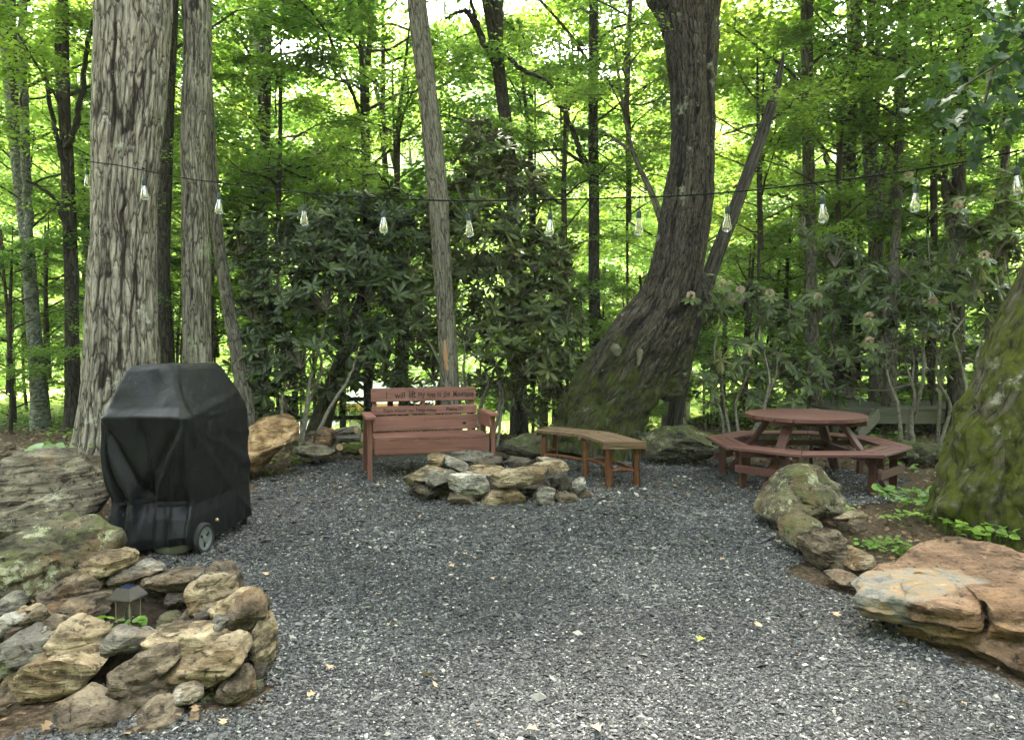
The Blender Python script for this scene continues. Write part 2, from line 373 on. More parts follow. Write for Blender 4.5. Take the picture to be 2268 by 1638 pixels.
# gravel clearing
gpx = [(-200, 1760), (60, 1690), (420, 1620), (560, 1540), (555, 1440), (510, 1340), (450, 1295), (385, 1265), (380, 1240), (430, 1180), (540, 1120), (548, 1060), (640, 1045), (720, 1020), (800, 1012), (960, 1002), (1120, 1000), (1210, 1010), (1330, 1008), (1450, 1012), (1600, 1022), (1750, 1040), (1900, 1046), (2040, 1062),
       (2030, 1085), (1900, 1120), (1820, 1130), (1700, 1150), (1715, 1205), (1780, 1250), (1830, 1290), (1900, 1330), (2000, 1400), (2130, 1460), (2300, 1520), (2600, 1640)]
GP = [tuple(gnd(a, b_))[:2] for a, b_ in gpx] + [(5.5, -3), (-5.5, -3), (-3.4, 1.5)]
def inpoly(x, y, P):
    r = np.zeros(len(x), bool); n = len(P)
    for i in range(n):
        x1, y1 = P[i]; x2, y2 = P[(i + 1) % n]
        c = (y1 > y) != (y2 > y)
        with np.errstate(divide='ignore', invalid='ignore'):
            r ^= c & (x < (x2 - x1) * (y - y1) / (y2 - y1 + 1e-12) + x1)
    return r
gx = np.arange(-6, 6.01, .1); gy = np.arange(-3, 9.6, .1)
X, Y = np.meshgrid(gx, gy); xs, ys = X.ravel(), Y.ravel()
jx = xs + .18 * noise3(np.stack([xs * 1.7, ys * 1.7, xs * 0], -1), 5); jy = ys + .18 * noise3(np.stack([xs * 1.7, ys * 1.7, xs * 0 + 9], -1), 6)
ins = inpoly(jx, jy, GP).reshape(X.shape)
F = grid_faces(len(gx), len(gy), False); keep = ins.ravel()[F].all(1)
V = np.stack([xs, ys, .012 + .012 * noise3(np.stack([xs * 2, ys * 2, xs * 0], -1), 8)], -1)
tag(link('gravel_path', mesh_np('gravel_path', V, F[keep], True), M['gravel']), kind='structure')
rng = np.random.default_rng(4)
def hz(x, y): return .012 + .012 * noise3(np.stack([x * 2, y * 2, x * 0], -1), 8)
# chips
OCT = (np.array([[1, 0, 0], [-1, .1, 0], [.1, 1, 0], [0, -1, .1], [.1, .1, 1], [0, 0, -1.]]), [np.array([[0, 2, 4], [2, 1, 4], [1, 3, 4], [3, 0, 4], [2, 0, 5], [1, 2, 5], [3, 1, 5], [0, 3, 5]])])
def chips():
    O = []; S = []
    for y0, y1, dens, sz in ((2.2, 3.4, 10500, .0059), (3.4, 5.2, 6200, .0071), (5.2, 9.3, 2600, .0098)):
        xw = y1 * .72; n = int((y1 - y0) * 2 * xw * dens); x = rng.uniform(-xw, xw, n); y = rng.uniform(y0, y1, n)
        jx = x + .22 * noise3(np.stack([x * 1.7, y * 1.7, x * 0], -1), 5); jy = y + .22 * noise3(np.stack([x * 1.7, y * 1.7, x * 0 + 9], -1), 6)
        k = inpoly(jx, jy, GP) & (abs(x) < y * .70 + .2); x, y = x[k], y[k]; n = len(x)
        s = sz * rng.lognormal(-.05, .38, n)
        O.append(np.stack([x, y, hz(x, y) + s * .3], -1)); S.append(s)
    O = np.vstack(O); S = np.concatenate(S); n = len(O)
    a = rng.uniform(0, 6.28, n); D = np.stack([np.cos(a), np.sin(a), rng.normal(0, .25, n)], -1)
    U = unit(np.stack([rng.normal(0, .35, n), rng.normal(0, .35, n), np.ones(n)], -1))
    A, B, C = frames(D, U); sc = np.stack([S * rng.uniform(.9, 1.5, n), S * rng.uniform(.6, 1, n), S * rng.uniform(.35, .8, n)], -1)
    V, F = place(*OCT, O, A, B, C, sc); V = V + rng.normal(0, .0010, V.shape)
    # colour: mostly dark slate with scattered pale chips
    drift = .13 * fbm(np.stack([O[:, 0] * 1.1, O[:, 1] * 1.1, O[:, 0] * 0], -1), 55, 3)
    var = np.repeat(np.clip(rng.beta(1.7, 2.15, n) + drift, 0, 1) * .93 + (rng.random(n) < .06) * rng.uniform(.2, .5, n), 8)
    tag(link('gravel', mesh_np('gravel', V, F, False, fattr={'var': np.clip(var, 0, 1)}), M['chips']), kind='stuff')
chips()
# leaf litter over the soil
def litter():
    n = 26000; x = rng.uniform(-8, 8, n); y = rng.uniform(2.2, 14.5, n)
    k = ~inpoly(x, y, GP) & (abs(x) < y * .75 + .5); x, y = x[k], y[k]
    xe = rng.uniform(-5, 5, 900); ye = rng.uniform(6.8, 9.2, 900); x = np.r_[x, xe]; y = np.r_[y, ye]; xg = rng.normal(0, 2.2, 1500); yg = rng.uniform(2.4, 8.8, 1500); kg = noise3(np.stack([xg * 1.1, yg * 1.1, xg * 0], -1), 77) > .15; x = np.r_[x, xg[kg]]; y = np.r_[y, yg[kg]]; n = len(x); small = np.ones(n); small[-int(kg.sum()):] = .45
    O = np.stack([x, y, hgt(x, y) + rng.uniform(.01, .05, n)], -1); a = rng.uniform(0, 6.28, n)
    D = np.stack([np.cos(a), np.sin(a), rng.normal(0, .3, n)], -1); U = np.stack([rng.normal(0, .5, n), rng.normal(0, .5, n), np.ones(n)], -1)
    V, F = place(*LEAFM, O, *frames(D, unit(U)), rng.uniform(.02, .055, n) * small)
    var = np.repeat(rng.random(n), 10)
    tag(link('leaf_litter', mesh_np('leaf_litter', V, F, False, fattr={'var': var}), M['leaf_litter']), kind='stuff')
    n = 9000; x = rng.uniform(-9, 9, n); y = rng.uniform(8.2, 17, n)
    g = fbm(np.stack([x * .7, y * .7, x * 0], -1), 31) + .25 * (x < -5) + .5 * sst(10, 13, y)
    k = ~inpoly(x, y, GP) & (g > .25) & (abs(x) < y * .75 + .5); x, y = x[k], y[k]; n = len(x)
    O = np.stack([x, y, hgt(x, y) + rng.uniform(.02, .12, n)], -1); a = rng.uniform(0, 6.28, n)
    D = np.stack([np.cos(a), np.sin(a), rng.uniform(-.2, .5, n)], -1); U = np.stack([rng.normal(0, .4, n), rng.normal(0, .4, n), np.ones(n)], -1)
    V, F = place(*LEAFM, O, *frames(D, unit(U)), rng.uniform(.04, .09, n))
    tag(link('ground_cover', mesh_np('ground_cover', V, F, False, fattr={'var': np.repeat(rng.random(n), 10)}), M['leaf_herb']), kind='stuff')
litter()
# hills all round
def hills():
    rr = np.array([70, 85, 100, 120, 145, 175, 210, 250, 300, 380.]); na = 360; th = np.arange(na) / na * 2 * np.pi
    Rr, T = np.meshgrid(rr, th, indexing='ij'); x = (Rr * np.cos(T)).ravel(); y = (Rr * np.sin(T)).ravel(); r = Rr.ravel()
    el = 17.5 + 2.2 * noise3(np.stack([np.cos(T).ravel() * 3, np.sin(T).ravel() * 3, r * 0], -1), 12)
    z = -6 + sst(70, 230, r) * (np.tan(np.radians(el)) * 230 + 6) + 4.5 * noise3(np.stack([x * .12, y * .12, x * 0], -1), 2) * sst(75, 120, r) + 2 * noise3(np.stack([x * .4, y * .4, x * 0], -1), 4) * sst(75, 120, r)
    m, nt, b = newmat('wooded hillside'); b.inputs['Roughness'].default_value = 1; b.inputs['Specular IOR Level'].default_value = 0
    v = nd(nt, 'TexCoord').outputs['Object']; n = noise(nt, v, .22, 8, .75)
    nt.links.new(ramp(nt, n, [(.35, (.09, .15, .05)), (.65, (.30, .42, .14))]), b.inputs['Base Color']); bump(nt, b, n, 1, 3)
    tag(link('hills', mesh_np('hills', np.stack([x, y, z], -1), grid_faces(na, len(rr)), True), m), kind='structure')
hills()
# ================================================================== TREES
def crown_mesh(seed, Rc, Hc, n_leaf, leaf=.085, tmpl=LEAF4, limbs=16, base_gap=.1):
    rg = np.random.default_rng(seed); mb = MB(); C = []; 
    per = n_leaf // (limbs * 8)
    mb.tube([[0, 0, 0], [rg.normal(0, .1), rg.normal(0, .1), Hc * .5], [rg.normal(0, .25), rg.normal(0, .25), Hc]], [.07, .05, .012], 6)
    O = []; az = rg.uniform(0, 6)
    for i in range(limbs):
        f = (i + .5) / limbs; az += 2.4 + rg.normal(0, .3); L = Rc * (.55 + .6 * math.sin(math.pi * min(1, f * .95 + .12))) * rg.uniform(.75, 1.15)
        z0 = Hc * (base_gap * 0 + f * .9); rise = rg.uniform(.12, .5)
        t = np.linspace(0, 1, 7); d = np.array([math.cos(az), math.sin(az)])
        P = np.zeros((7, 3)); P[:, :2] = d * L * t[:, None]; P[:, 2] = z0 + L * rise * np.sin(t * 1.7)
        P[1:] += np.cumsum(rg.normal(0, L * .03, (6, 3)), 0)
        mb.tube(P, np.linspace(.026, .005, 7) * (L / 2.5) ** .5, 5)
        for j in range(8):
            tt = .28 + .72 * (j + rg.random()) / 8; q = tt * 6; k = min(5, int(q)); p0 = P[k] + (P[k + 1] - P[k]) * (q - k)
            sg = 1 if j % 2 else -1; a2 = az + sg * rg.uniform(.5, 1.1); l2 = L * .42 * (1.15 - tt * .6) * rg.uniform(.7, 1.2)
            e = p0 + np.array([math.cos(a2) * l2, math.sin(a2) * l2, l2 * rg.uniform(-.12, .3)])
            m_ = (p0 + e) / 2 + rg.normal(0, l2 * .06, 3)
            mb.tube([p0, m_, e], [.008, .005, .0025], 4, False)
            u = rg.random(per) ** .7; c = p0 + (e - p0) * u[:, None] + np.stack([rg.normal(0, l2 * .22, per), rg.normal(0, l2 * .22, per), rg.normal(-.03, .055 + l2 * .03, per)], -1)
            O.append(c)
    O = np.vstack(O); n = len(O); a = rg.uniform(0, 6.28, n)
    out = unit(O * [1, 1, 0]); D = np.stack([np.cos(a), np.sin(a), rg.uniform(-.5, .1, n)], -1) + out * .5
    U = unit(np.stack([rg.normal(0, .38, n), rg.normal(0, .38, n), np.ones(n)], -1))
    S = leaf * rg.uniform(.65, 1.25, n)
    V, F = place(*tmpl, O, *frames(D, U), S); nf = len(tmpl[1][0])
    # leaf colour varies in broad drifts and from leaf to leaf
    v = np.clip(.5 + .33 * noise3(O * .8, seed) + rg.normal(0, .2, n), 0, 1)
    return mesh_np('crown', V, F, False, fattr={'var': np.repeat(v, nf)}), mb
CR = []
for k, (rc, hc, nl) in enumerate(((2.9, 7.5, 14500), (2.5, 6.5, 12500), (3.3, 8.5, 17500), (2.2, 5.0, 10500))):
    me, mb = crown_mesh(50 + k, rc, hc, nl); br = mb.build('branches', None); CR.append((me, br.data)); bpy.data.objects.remove(br)
_cm = {}
def crown_for(k, mat):
    if (k, mat) not in _cm:
        me = CR[k][0].copy(); me.materials.clear(); me.materials.append(M[mat]); b = CR[k][1]
        if not b.materials: b.materials.append(M['twig'])
        _cm[(k, mat)] = (me, b)
    return _cm[(k, mat)]
def add_crown(t, loc, k, mat, s=1.0, rz=0.0, sz=None):
    me, b = crown_for(k, mat)
    for n_, m_ in (('crown', me), ('branches', b)):
        o = bpy.data.objects.new(n_, m_); COL.objects.link(o); o.parent = t; o.location = loc; o.scale = (s, s, sz or s); o.rotation_euler = (0, 0, rz)
def trunk_surface(P, r, nu, nv, A=0, f=(9, 1.3), seed=0, lump=.04, flare=0):
    """bark-covered tube with its furrows in the mesh; returns V, faces, uv, crack"""
    PL = np.concatenate([[0], np.cumsum(np.linalg.norm(np.diff(P, axis=0), axis=1))]); tl = np.linspace(0, PL[-1], nv); Q = np.column_stack([np.interp(tl, PL, c_) for c_ in (*np.asarray(P, float).T, r)])
    for _ in range(int(nv * nv / 500) + 4): Q[1:-1] = .25 * Q[:-2] + .5 * Q[1:-1] + .25 * Q[2:]
    C = Q[:, :3]; rr = Q[:, 3]
    th = np.arange(nu) / nu * 2 * np.pi + np.pi / 2      # seam on the far side
    T = np.gradient(C, axis=0); T = unit(T); Ax = unit(np.cross(np.tile([0, 1., 0], (nv, 1)), T)) ; By = np.cross(T, Ax)
    L = np.concatenate([[0], np.cumsum(np.linalg.norm(np.diff(C, axis=0), axis=1))])
    N = np.cos(th)[None, :, None] * Ax[:, None] + np.sin(th)[None, :, None] * By[:, None]
    R0 = rr.mean(); pu = np.stack(np.broadcast_arrays(np.cos(th)[None] * R0, np.sin(th)[None] * R0, L[:, None]), -1).reshape(-1, 3)
    rad = np.repeat(rr[:, None], nu, 1).ravel() * (1 + lump * fbm(pu * [2.2 / R0 * .3, 2.2 / R0 * .3, 1.1], seed, 3))
    if flare:
        w = sst(1.1, 0, L)[:, None]; rad = rad * (1 + flare * (w ** 2 * (.6 + .5 * np.cos(th * 4 + seed) + .3 * np.cos(th * 7 + 1))).ravel())
    crack = np.zeros(len(pu))
    if A:
        q = pu + .012 * np.stack([noise3(pu * [9, 9, 9], seed + 3), noise3(pu * [9, 9, 9] + 50, seed + 4), 0 * rad], -1) + .03 * np.stack([noise3(pu * 2, seed + 13), noise3(pu * 2 + 50, seed + 14), 0 * rad], -1)
        n1 = noise3(q * [f[0], f[0], f[1]], seed + 1) ; n2 = noise3(q * [f[0] * 2.1, f[0] * 2.1, f[1] * 2.4], seed + 2)
        g = np.exp(-(n1 / .10) ** 2) * .95 * (.35 + .65 * (noise3(q * [4, 4, 3], seed + 20) > -.25)) + .55 * np.exp(-(n2 / .15) ** 2); g = np.clip(g, 0, 1)
        hz_ = np.exp(-(noise3(q * [f[0] * .5, f[0] * .5, f[1] * 7], seed + 9) / .08) ** 2)
        g = np.clip(g + .35 * hz_ * (1 - g), 0, 1); crack = g
        rad = rad - A * g + A * .45 * fbm(q * [f[0] * 2.5, f[0] * 2.5, f[1] * 5], seed + 6, 2)
    V = C[:, None] + rad.reshape(nv, nu, 1) * N
    uv = np.stack(np.broadcast_arrays((np.arange(nu) / nu * 2 * np.pi * R0)[None], L[:, None]), -1).reshape(-1, 2)
    return V.reshape(-1, 3), grid_faces(nu, nv), uv, crack
def px_path(nodes, d, lean=0.0):
    """nodes: (px, py, half width px) at distance d, listed top to bottom -> world points bottom to top and radii in metres"""
    P = []; r = []
    for x, y, w in reversed(nodes):
        p = at(x, y, d); P.append(tuple(p)); r.append(w * d / FPX)
    return np.array(P), np.array(r)
def tree(name, label, cat, nodes, d, mat, crowns=(), branches=(), top=None, group=None, nu=14, nv=None, A=0, f=(9, 1.3), lump=.05, seed=0, flare=.15, bury=.25):
    P, r = px_path(nodes, d)
    b0 = np.array([P[0][0], d, float(hgt([P[0][0]], [d])[0]) - bury])
    if b0[2] < P[0][2] - .05:
        k = P[0] + (P[0] - P[1]) * min(3, (P[0][2] - b0[2]) / max(.3, P[1][2] - P[0][2])) * .3; b0[0] = k[0]
        P = np.vstack([b0, P]); r = np.r_[r[0] * 1.12, r]
    if top is None: top = 3.0
    e = P[-1] + unit(P[-1] - P[-2]) * top * [.6, 1, 1]; P = np.vstack([P, e]); r = np.r_[r, r[-1] * .75]
    t = empty(name, P[0]); tag(t, label, cat, group)
    H = P[-1][2] - P[0][2]; nv = nv or int(max(24, H * 9))
    V, F, uv, cr = trunk_surface(P - P[0], r, nu, nv, A, f, seed, lump, flare)
    o = link('trunk', mesh_np('trunk', V, F, True, uv=uv, vattr={'crack': cr}), M[mat], t)
    if branches:
        for bn in branches:
            mb = MB(); Pb, rb = px_path(bn, d - .1); Q = crom(np.column_stack([Pb, rb]), 6 * len(bn)); Q[1:-1, :3] += rng.normal(0, .012, (len(Q) - 2, 3))
            mb.tube(Q[:, :3] - P[0], Q[:, 3], 7); mb.build('branch', M[mat], t)
    for (h, k, m_, s, rz) in crowns:
        i = int(np.argmin(abs(P[:, 2] - h))); Q = P
        x = np.interp(h, P[:, 2], P[:, 0]) if np.all(np.diff(P[:, 2]) > 0) else P[i][0]
        add_crown(t, (x - P[0][0], 0, h - P[0][2]), k, m_, s, rz)
    return t
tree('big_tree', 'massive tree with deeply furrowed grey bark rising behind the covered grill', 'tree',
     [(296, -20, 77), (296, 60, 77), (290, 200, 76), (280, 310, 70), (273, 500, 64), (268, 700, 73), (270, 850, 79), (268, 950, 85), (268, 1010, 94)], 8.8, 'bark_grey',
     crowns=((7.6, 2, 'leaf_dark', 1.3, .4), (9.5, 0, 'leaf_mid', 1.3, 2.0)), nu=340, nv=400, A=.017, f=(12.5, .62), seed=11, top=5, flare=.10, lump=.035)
tree('tree', 'pale wobbly trunk just right of the massive grey tree', 'tree',
     [(433, -20, 33), (440, 90, 28), (435, 200, 33), (430, 350, 28), (435, 500, 31), (436, 700, 30), (438, 850, 32), (440, 960, 38)], 9.3, 'bark_pale',
     crowns=((7.8, 1, 'leaf_mid', 1.2, 1.1),), nu=150, nv=330, A=.009, f=(20, .8), seed=21, top=4, lump=.05)
tree('tree', 'thin dark trunk in the gap between the two large left trunks', 'tree',
     [(382, -20, 14), (368, 300, 15), (358, 600, 16), (370, 800, 17), (372, 960, 20)], 11.5, 'bark_dark', crowns=((5.5, 1, 'leaf_dark', 1.0, .3),), nu=20)
tree('tree', 'slim mottled trunk leaning left behind the right shoulder of the grill', 'tree',
     [(452, -20, 8), (466, 300, 10), (474, 440, 12), (484, 540, 13), (500, 650, 13), (528, 800, 14), (553, 945, 18)], 10.0, 'bark_slim', crowns=((5.8, 3, 'leaf_mid', 1.1, 2.2),), nu=24, seed=5)
tree('tree', 'pale mottled trunk at the far left that forks into two high up', 'tree',
     [(8, -20, 13), (22, 200, 12), (42, 400, 12), (62, 545, 14), (72, 700, 14), (85, 850, 16), (92, 972, 21)], 12.0, 'bark_birch',
     branches=([(66, 560, 9), (60, 420, 10), (52, 200, 9), (50, -40, 8)],), crowns=((4.6, 0, 'leaf_dark', 1.0, 0), (3.0, 3, 'leaf_mid', .8, 3)), nu=24, seed=6)
tree('tree', 'straight dark trunk between the pale forked tree and the massive tree', 'tree',
     [(140, -20, 10), (130, 120, 11), (147, 300, 12), (151, 420, 14), (158, 600, 14), (160, 800, 15), (163, 955, 20)], 11.8, 'bark_dark',
     branches=([(148, 330, 7), (175, 250, 6), (190, 120, 5), (215, 20, 4)], [(146, 380, 6), (115, 260, 5), (96, 130, 4)], [(152, 520, 5), (120, 440, 4), (60, 400, 3)]),
     crowns=((4.2, 1, 'leaf_mid', 1.0, 1.5),), nu=20, seed=7)
tree('tree', 'thin grey trunk seen right of the pale wobbly trunk', 'tree', [(566, -20, 6), (570, 250, 8), (578, 500, 9), (575, 700, 10), (575, 950, 12)], 18, 'bark_birch', crowns=((2.5, 0, 'leaf_far', 1.2, .9),), seed=8)
tree('tree', 'thin dark trunk standing just right of the thin grey trunk above the left rhododendron', 'tree', [(596, -20, 7), (592, 80, 9), (590, 250, 10), (584, 400, 10), (580, 600, 11), (585, 900, 12)], 15, 'bark_dark', crowns=((3.0, 1, 'leaf_mid', 1.1, 2.9),), seed=9)
tree('tree', 'very thin straight trunk above the middle of the left rhododendron', 'tree', [(796, -20, 5), (803, 200, 6), (810, 400, 8), (812, 650, 9), (815, 930, 10)], 14, 'bark_dark',
     branches=([(808, 340, 3), (860, 325, 3), (920, 290, 2)], [(806, 250, 3), (760, 180, 3), (730, 150, 2)]), crowns=((2.9, 3, 'leaf_mid', 1.25, .3),), seed=10)
t = tree('tree', 'tall slender trunk directly behind the red bench with an orange bark wound', 'tree',
     [(920, -20, 21), (924, 20, 21), (940, 150, 21), (955, 280, 22), (972, 450, 22), (980, 600, 19), (990, 750, 20), (998, 880, 22), (1000, 975, 28)], 9.5, 'bark_slim',
     crowns=((7.4, 0, 'leaf_mid', 1.15, 2.6),), nu=90, nv=300, A=.007, f=(28, 1.1), seed=12, top=4)
M['wound'] = wood_mat('raw orange wood', (.30, .13, .06), (.42, .24, .13), 2, (.08, .035, .02))
V = []; 
wp = [at(986, 752, 9.5), at(990, 790, 9.5), at(995, 830, 9.5), at(998, 862, 9.5)]
for i, (p, w) in enumerate(zip(wp, (.008, .032, .038, .006))):
    for s_ in (-1, -.4, .4, 1): V.append((p.x - t.location.x + s_ * w, -.118 + .012 * abs(s_) , p.z - t.location.z))
link('bark_wound', mesh_np('bark_wound', V, grid_faces(4, 4, False), True), M['wound'], t)
tree('tree', 'dark leaning trunk with a crooked left branch above the centre rhododendron', 'tree',
     [(1075, -20, 14), (1086, 20, 14), (1100, 110, 14), (1112, 220, 14), (1130, 330, 13), (1138, 500, 14), (1148, 700, 15), (1150, 950, 19)], 12, 'bark_dark',
     branches=([(1108, 190, 7), (1092, 130, 8), (1070, 90, 8), (1050, 50, 7), (1030, 25, 6), (1005, 30, 4), (988, 42, 3)], [(1122, 120, 5), (1150, 150, 5), (1210, 180, 4), (1260, 240, 3)], [(1062, 70, 4), (1045, 10, 4), (1040, -30, 3)]),
     crowns=((5.6, 1, 'leaf_mid', 1.1, .9),), nu=24, seed=13)
tree('tree', 'straight dark trunk standing alone left of the great bent oak', 'tree',
     [(1312, -20, 7), (1314, 60, 8), (1312, 200, 10), (1316, 400, 12), (1315, 600, 12), (1318, 760, 13), (1322, 950, 16)], 12.5, 'bark_dark',
     branches=([(1306, 375, 8), (1280, 320, 6), (1255, 255, 5), (1225, 215, 3)], [(1306, 380, 5), (1240, 330, 3), (1150, 350, 2)], [(1318, 150, 4), (1350, 110, 3), (1400, 90, 2)]),
     crowns=((4.7, 0, 'leaf_mid', 1.0, 1.7),), nu=24, seed=14)
tree('sapling', 'crooked grey sapling curving against the left side of the bent oak', 'sapling',
     [(1362, 120, 2), (1374, 200, 3), (1386, 270, 4), (1394, 330, 4.5), (1412, 372, 5), (1445, 420, 7), (1475, 520, 8), (1490, 760, 11), (1495, 960, 12)], 10.6, 'bark_slim',
     branches=([(1396, 335, 4), (1350, 300, 3), (1315, 290, 2)],), top=1.5, seed=15, crowns=((4.4, 3, 'leaf_mid', .6, 1),))
tree('tree', 'dead grey snag leaning right with a broken top beside the bent oak', 'dead tree',
     [(1735, 126, 3), (1731, 150, 8), (1718, 200, 11), (1700, 265, 12), (1662, 370, 13), (1628, 460, 14), (1590, 555, 16), (1560, 640, 17), (1520, 780, 17), (1490, 950, 18)], 10.5, 'bark_snag', nu=40, A=.006, f=(20, 1), seed=16, top=.05)
tree('tree', 'straight grey-green trunk behind the left end of the picnic table', 'tree',
     [(1783, -20, 10), (1785, 80, 11), (1788, 250, 12), (1792, 400, 13), (1796, 600, 14), (1800, 800, 15), (1808, 965, 19)], 12.5, 'bark_slim',
     branches=([(1783, 470, 5), (1750, 440, 4), (1700, 430, 2)], [(1797, 230, 4), (1830, 260, 4), (1850, 330, 2)], [(1783, 240, 4), (1720, 260, 4), (1600, 300, 2)]),
     crowns=((4.8, 1, 'leaf_far', 1.1, .2),), nu=24, seed=17)
tree('tree', 'many-stemmed tree fanning upward behind the right side of the picnic table', 'tree',
     [(1890, -20, 7), (1905, 120, 8), (1915, 250, 9), (1925, 400, 10), (1938, 490, 15), (1942, 600, 17), (1945, 800, 18), (1945, 950, 22)], 13, 'bark_slim',
     branches=([(1945, 520, 9), (1952, 420, 8), (1965, 320, 7), (1990, 180, 5), (1998, -20, 4)], [(1948, 540, 8), (1975, 450, 7), (1985, 330, 6), (2010, 220, 4)], [(1935, 500, 7), (1940, 330, 6), (1945, 120, 5), (1948, -20, 4)]),
     crowns=((4.3, 2, 'leaf_far', 1.0, 1.2),), nu=24, seed=18)
tree('tree', 'small forked dark trunk seen between the straight grey-green and many-stemmed trees', 'tree',
     [(1880, 240, 4), (1872, 330, 7), (1862, 430, 10), (1852, 520, 12), (1850, 700, 13), (1852, 940, 14)], 15, 'bark_dark', branches=([(1858, 460, 6), (1835, 380, 4), (1820, 320, 3)],), crowns=((3.0, 3, 'leaf_far', 1.1, 0),), seed=19)
tree('tree', 'dark branching trunk at the upper right above the pink rhododendron flower', 'tree',
     [(2142, -20, 9), (2136, 130, 11), (2126, 300, 13), (2122, 430, 14), (2120, 560, 15), (2120, 750, 16), (2115, 950, 19)], 11.5, 'bark_dark',
     branches=([(2118, 430, 7), (2090, 400, 6), (2060, 375, 4)], [(2130, 190, 6), (2100, 150, 5), (2060, 110, 3)], [(2116, 540, 8), (2096, 450, 7), (2090, 330, 5), (2110, 200, 4)]),
     crowns=((4.6, 0, 'leaf_mid', 1.0, 2.4),), nu=24, seed=20)
tree('tree', 'pale trunk stub showing under the hanging knob of the bent oak', 'tree',
     [(1520, 100, 12), (1512, 400, 16), (1502, 700, 22), (1495, 860, 23), (1492, 960, 27)], 12.5, 'bark_pale', crowns=((6, 1, 'leaf_mid', 1, 2),), nu=40, seed=22)
tree('tree', 'thin grey trunk at the far right edge behind the hanging bulbs', 'tree', [(2236, -20, 6), (2230, 250, 8), (2222, 480, 9), (2215, 700, 10), (2212, 950, 12)], 12, 'bark_slim', crowns=((4.2, 1, 'leaf_mid', .9, 2.0),), seed=23)
tree('tree', 'dark trunk low behind the picnic table beside the pale split trunk', 'tree', [(1885, 300, 8), (1878, 600, 13), (1870, 800, 15), (1862, 960, 19)], 13.5, 'bark_dark', crowns=((3.8, 3, 'leaf_mid', 1.1, 1.4),), seed=24)
tree('tree', 'grey trunk just right of the small forked dark trunk behind the table', 'tree', [(1990, 400, 8), (1980, 600, 12), (1972, 800, 14), (1968, 940, 17)], 12, 'bark_slim', crowns=((3.6, 3, 'leaf_mid', 1.0, 2.4),), seed=25)
# trunks that branch low or bulge: several limbs fused into one skin, then given bark
def fused(name, label, tubes, d, mat, A, f, seed, vox=.022, crowns=()):
    mb = MB()
    for nodes in tubes:
        Pp = []; 
        for nn in nodes:
            x, y, w = nn[:3]; dd = d + (nn[3] if len(nn) > 3 else 0); p = at(x, y, dd); Pp.append((*p, w * dd / FPX))
        Q = crom(Pp, 8 * len(nodes)); mb.tube(Q[:, :3], Q[:, 3], 28)
    o = mb.build('tmp', None); md = o.modifiers.new('r', 'REMESH'); md.mode = 'VOXEL'; md.voxel_size = vox
    s2 = o.modifiers.new('s', 'SMOOTH'); s2.iterations = 10; s2.factor = .6
    dg = bpy.context.evaluated_depsgraph_get(); me = bpy.data.meshes.new_from_object(o.evaluated_get(dg)); bpy.data.objects.remove(o)
    n = len(me.vertices); V = np.empty(n * 3, np.float32); me.vertices.foreach_get('co', V); V = V.reshape(-1, 3).astype(float)
    N = np.empty(n * 3, np.float32); me.vertices.foreach_get('normal', N); N = N.reshape(-1, 3)
    # bark runs along the main limb: shear coordinates by the limb's centre line
    Pc = np.array([tuple(at(nn[0], nn[1], d)) for nn in tubes[0]]); o_ = np.argsort(Pc[:, 2]); cx = np.interp(V[:, 2], Pc[o_, 2], Pc[o_, 0])
    q = V - np.stack([cx, np.full(n, d), 0 * cx], -1)
    w = q + .015 * np.stack([noise3(q * 8, seed), noise3(q * 8 + 40, seed + 1), 0 * cx], -1)
    n1 = noise3(w * [f[0], f[0], f[1]], seed + 1); n2 = noise3(w * [f[0] * 2.1, f[0] * 2.1, f[1] * 2.4], seed + 2)
    g = np.clip(.9 * np.exp(-(n1 / .14) ** 2) + .5 * np.exp(-(n2 / .14) ** 2), 0, 1)
    low = sst(2.2, .6, V[:, 2])
    V = V + N * (-A * g * (1 - .5 * low) + .05 * low * fbm(q * 4.2, seed + 5, 5) + .02 * fbm(q * 2, seed + 7, 2) + A * .4 * fbm(q * [f[0] * 2, f[0] * 2, f[1] * 6], seed + 8, 2))[:, None]
    b0 = np.array([Pc[o_[0]][0], d, 0.0]); me.vertices.foreach_set('co', (V - b0).astype(np.float32).ravel())
    uvv = np.stack([np.arctan2(q[:, 0], -q[:, 1]) * .42, V[:, 2]], -1)
    li = np.empty(len(me.loops), np.int32); me.loops.foreach_get('vertex_index', li); l = me.uv_layers.new(name='UVMap'); l.data.foreach_set('uv', uvv[li].astype(np.float32).ravel())
    a_ = me.attributes.new('crack', 'FLOAT', 'POINT'); a_.data.foreach_set('value', g.astype(np.float32)); me.polygons.foreach_set('use_smooth', [True] * len(me.polygons)); me.update()
    t = empty(name, b0); tag(t, label, 'tree'); link('trunk', me, M[mat], t)
    for (x, h, k, m_, s, rz) in crowns: add_crown(t, (x, 0, h), k, m_, s, rz)
    return t
oak = fused('oak_tree', 'great bent oak with a mossy swollen foot and a knob hanging clear of the ground', [
    [(1490, -330, 100), (1512, -60, 90), (1522, 0, 76), (1532, 100, 57), (1534, 300, 48), (1522, 450, 56), (1500, 590, 58), (1475, 680, 70), (1432, 750, 84), (1385, 830, 90), (1350, 890, 90), (1325, 950, 96), (1310, 1010, 110)],
    [(1500, 560, 44), (1498, 660, 50), (1492, 740, 46), (1489, 800, 40), (1485, 850, 34), (1483, 872, 27), (1482, 884, 16)],
    [(1440, 740, 60), (1415, 840, 40), (1400, 900, 22), (1400, 950, 18), (1396, 1000, 22)],
    [(1380, 820, 50), (1320, 850, 45), (1270, 920, 30), (1240, 980, 34)]],
    9.7, 'bark_oak', .018, (13, .8), 41, crowns=((1.0, 8.0, 2, 'leaf_dark', 1.4, .5), (2.6, 7.4, 0, 'leaf_mid', 1.1, 2)))
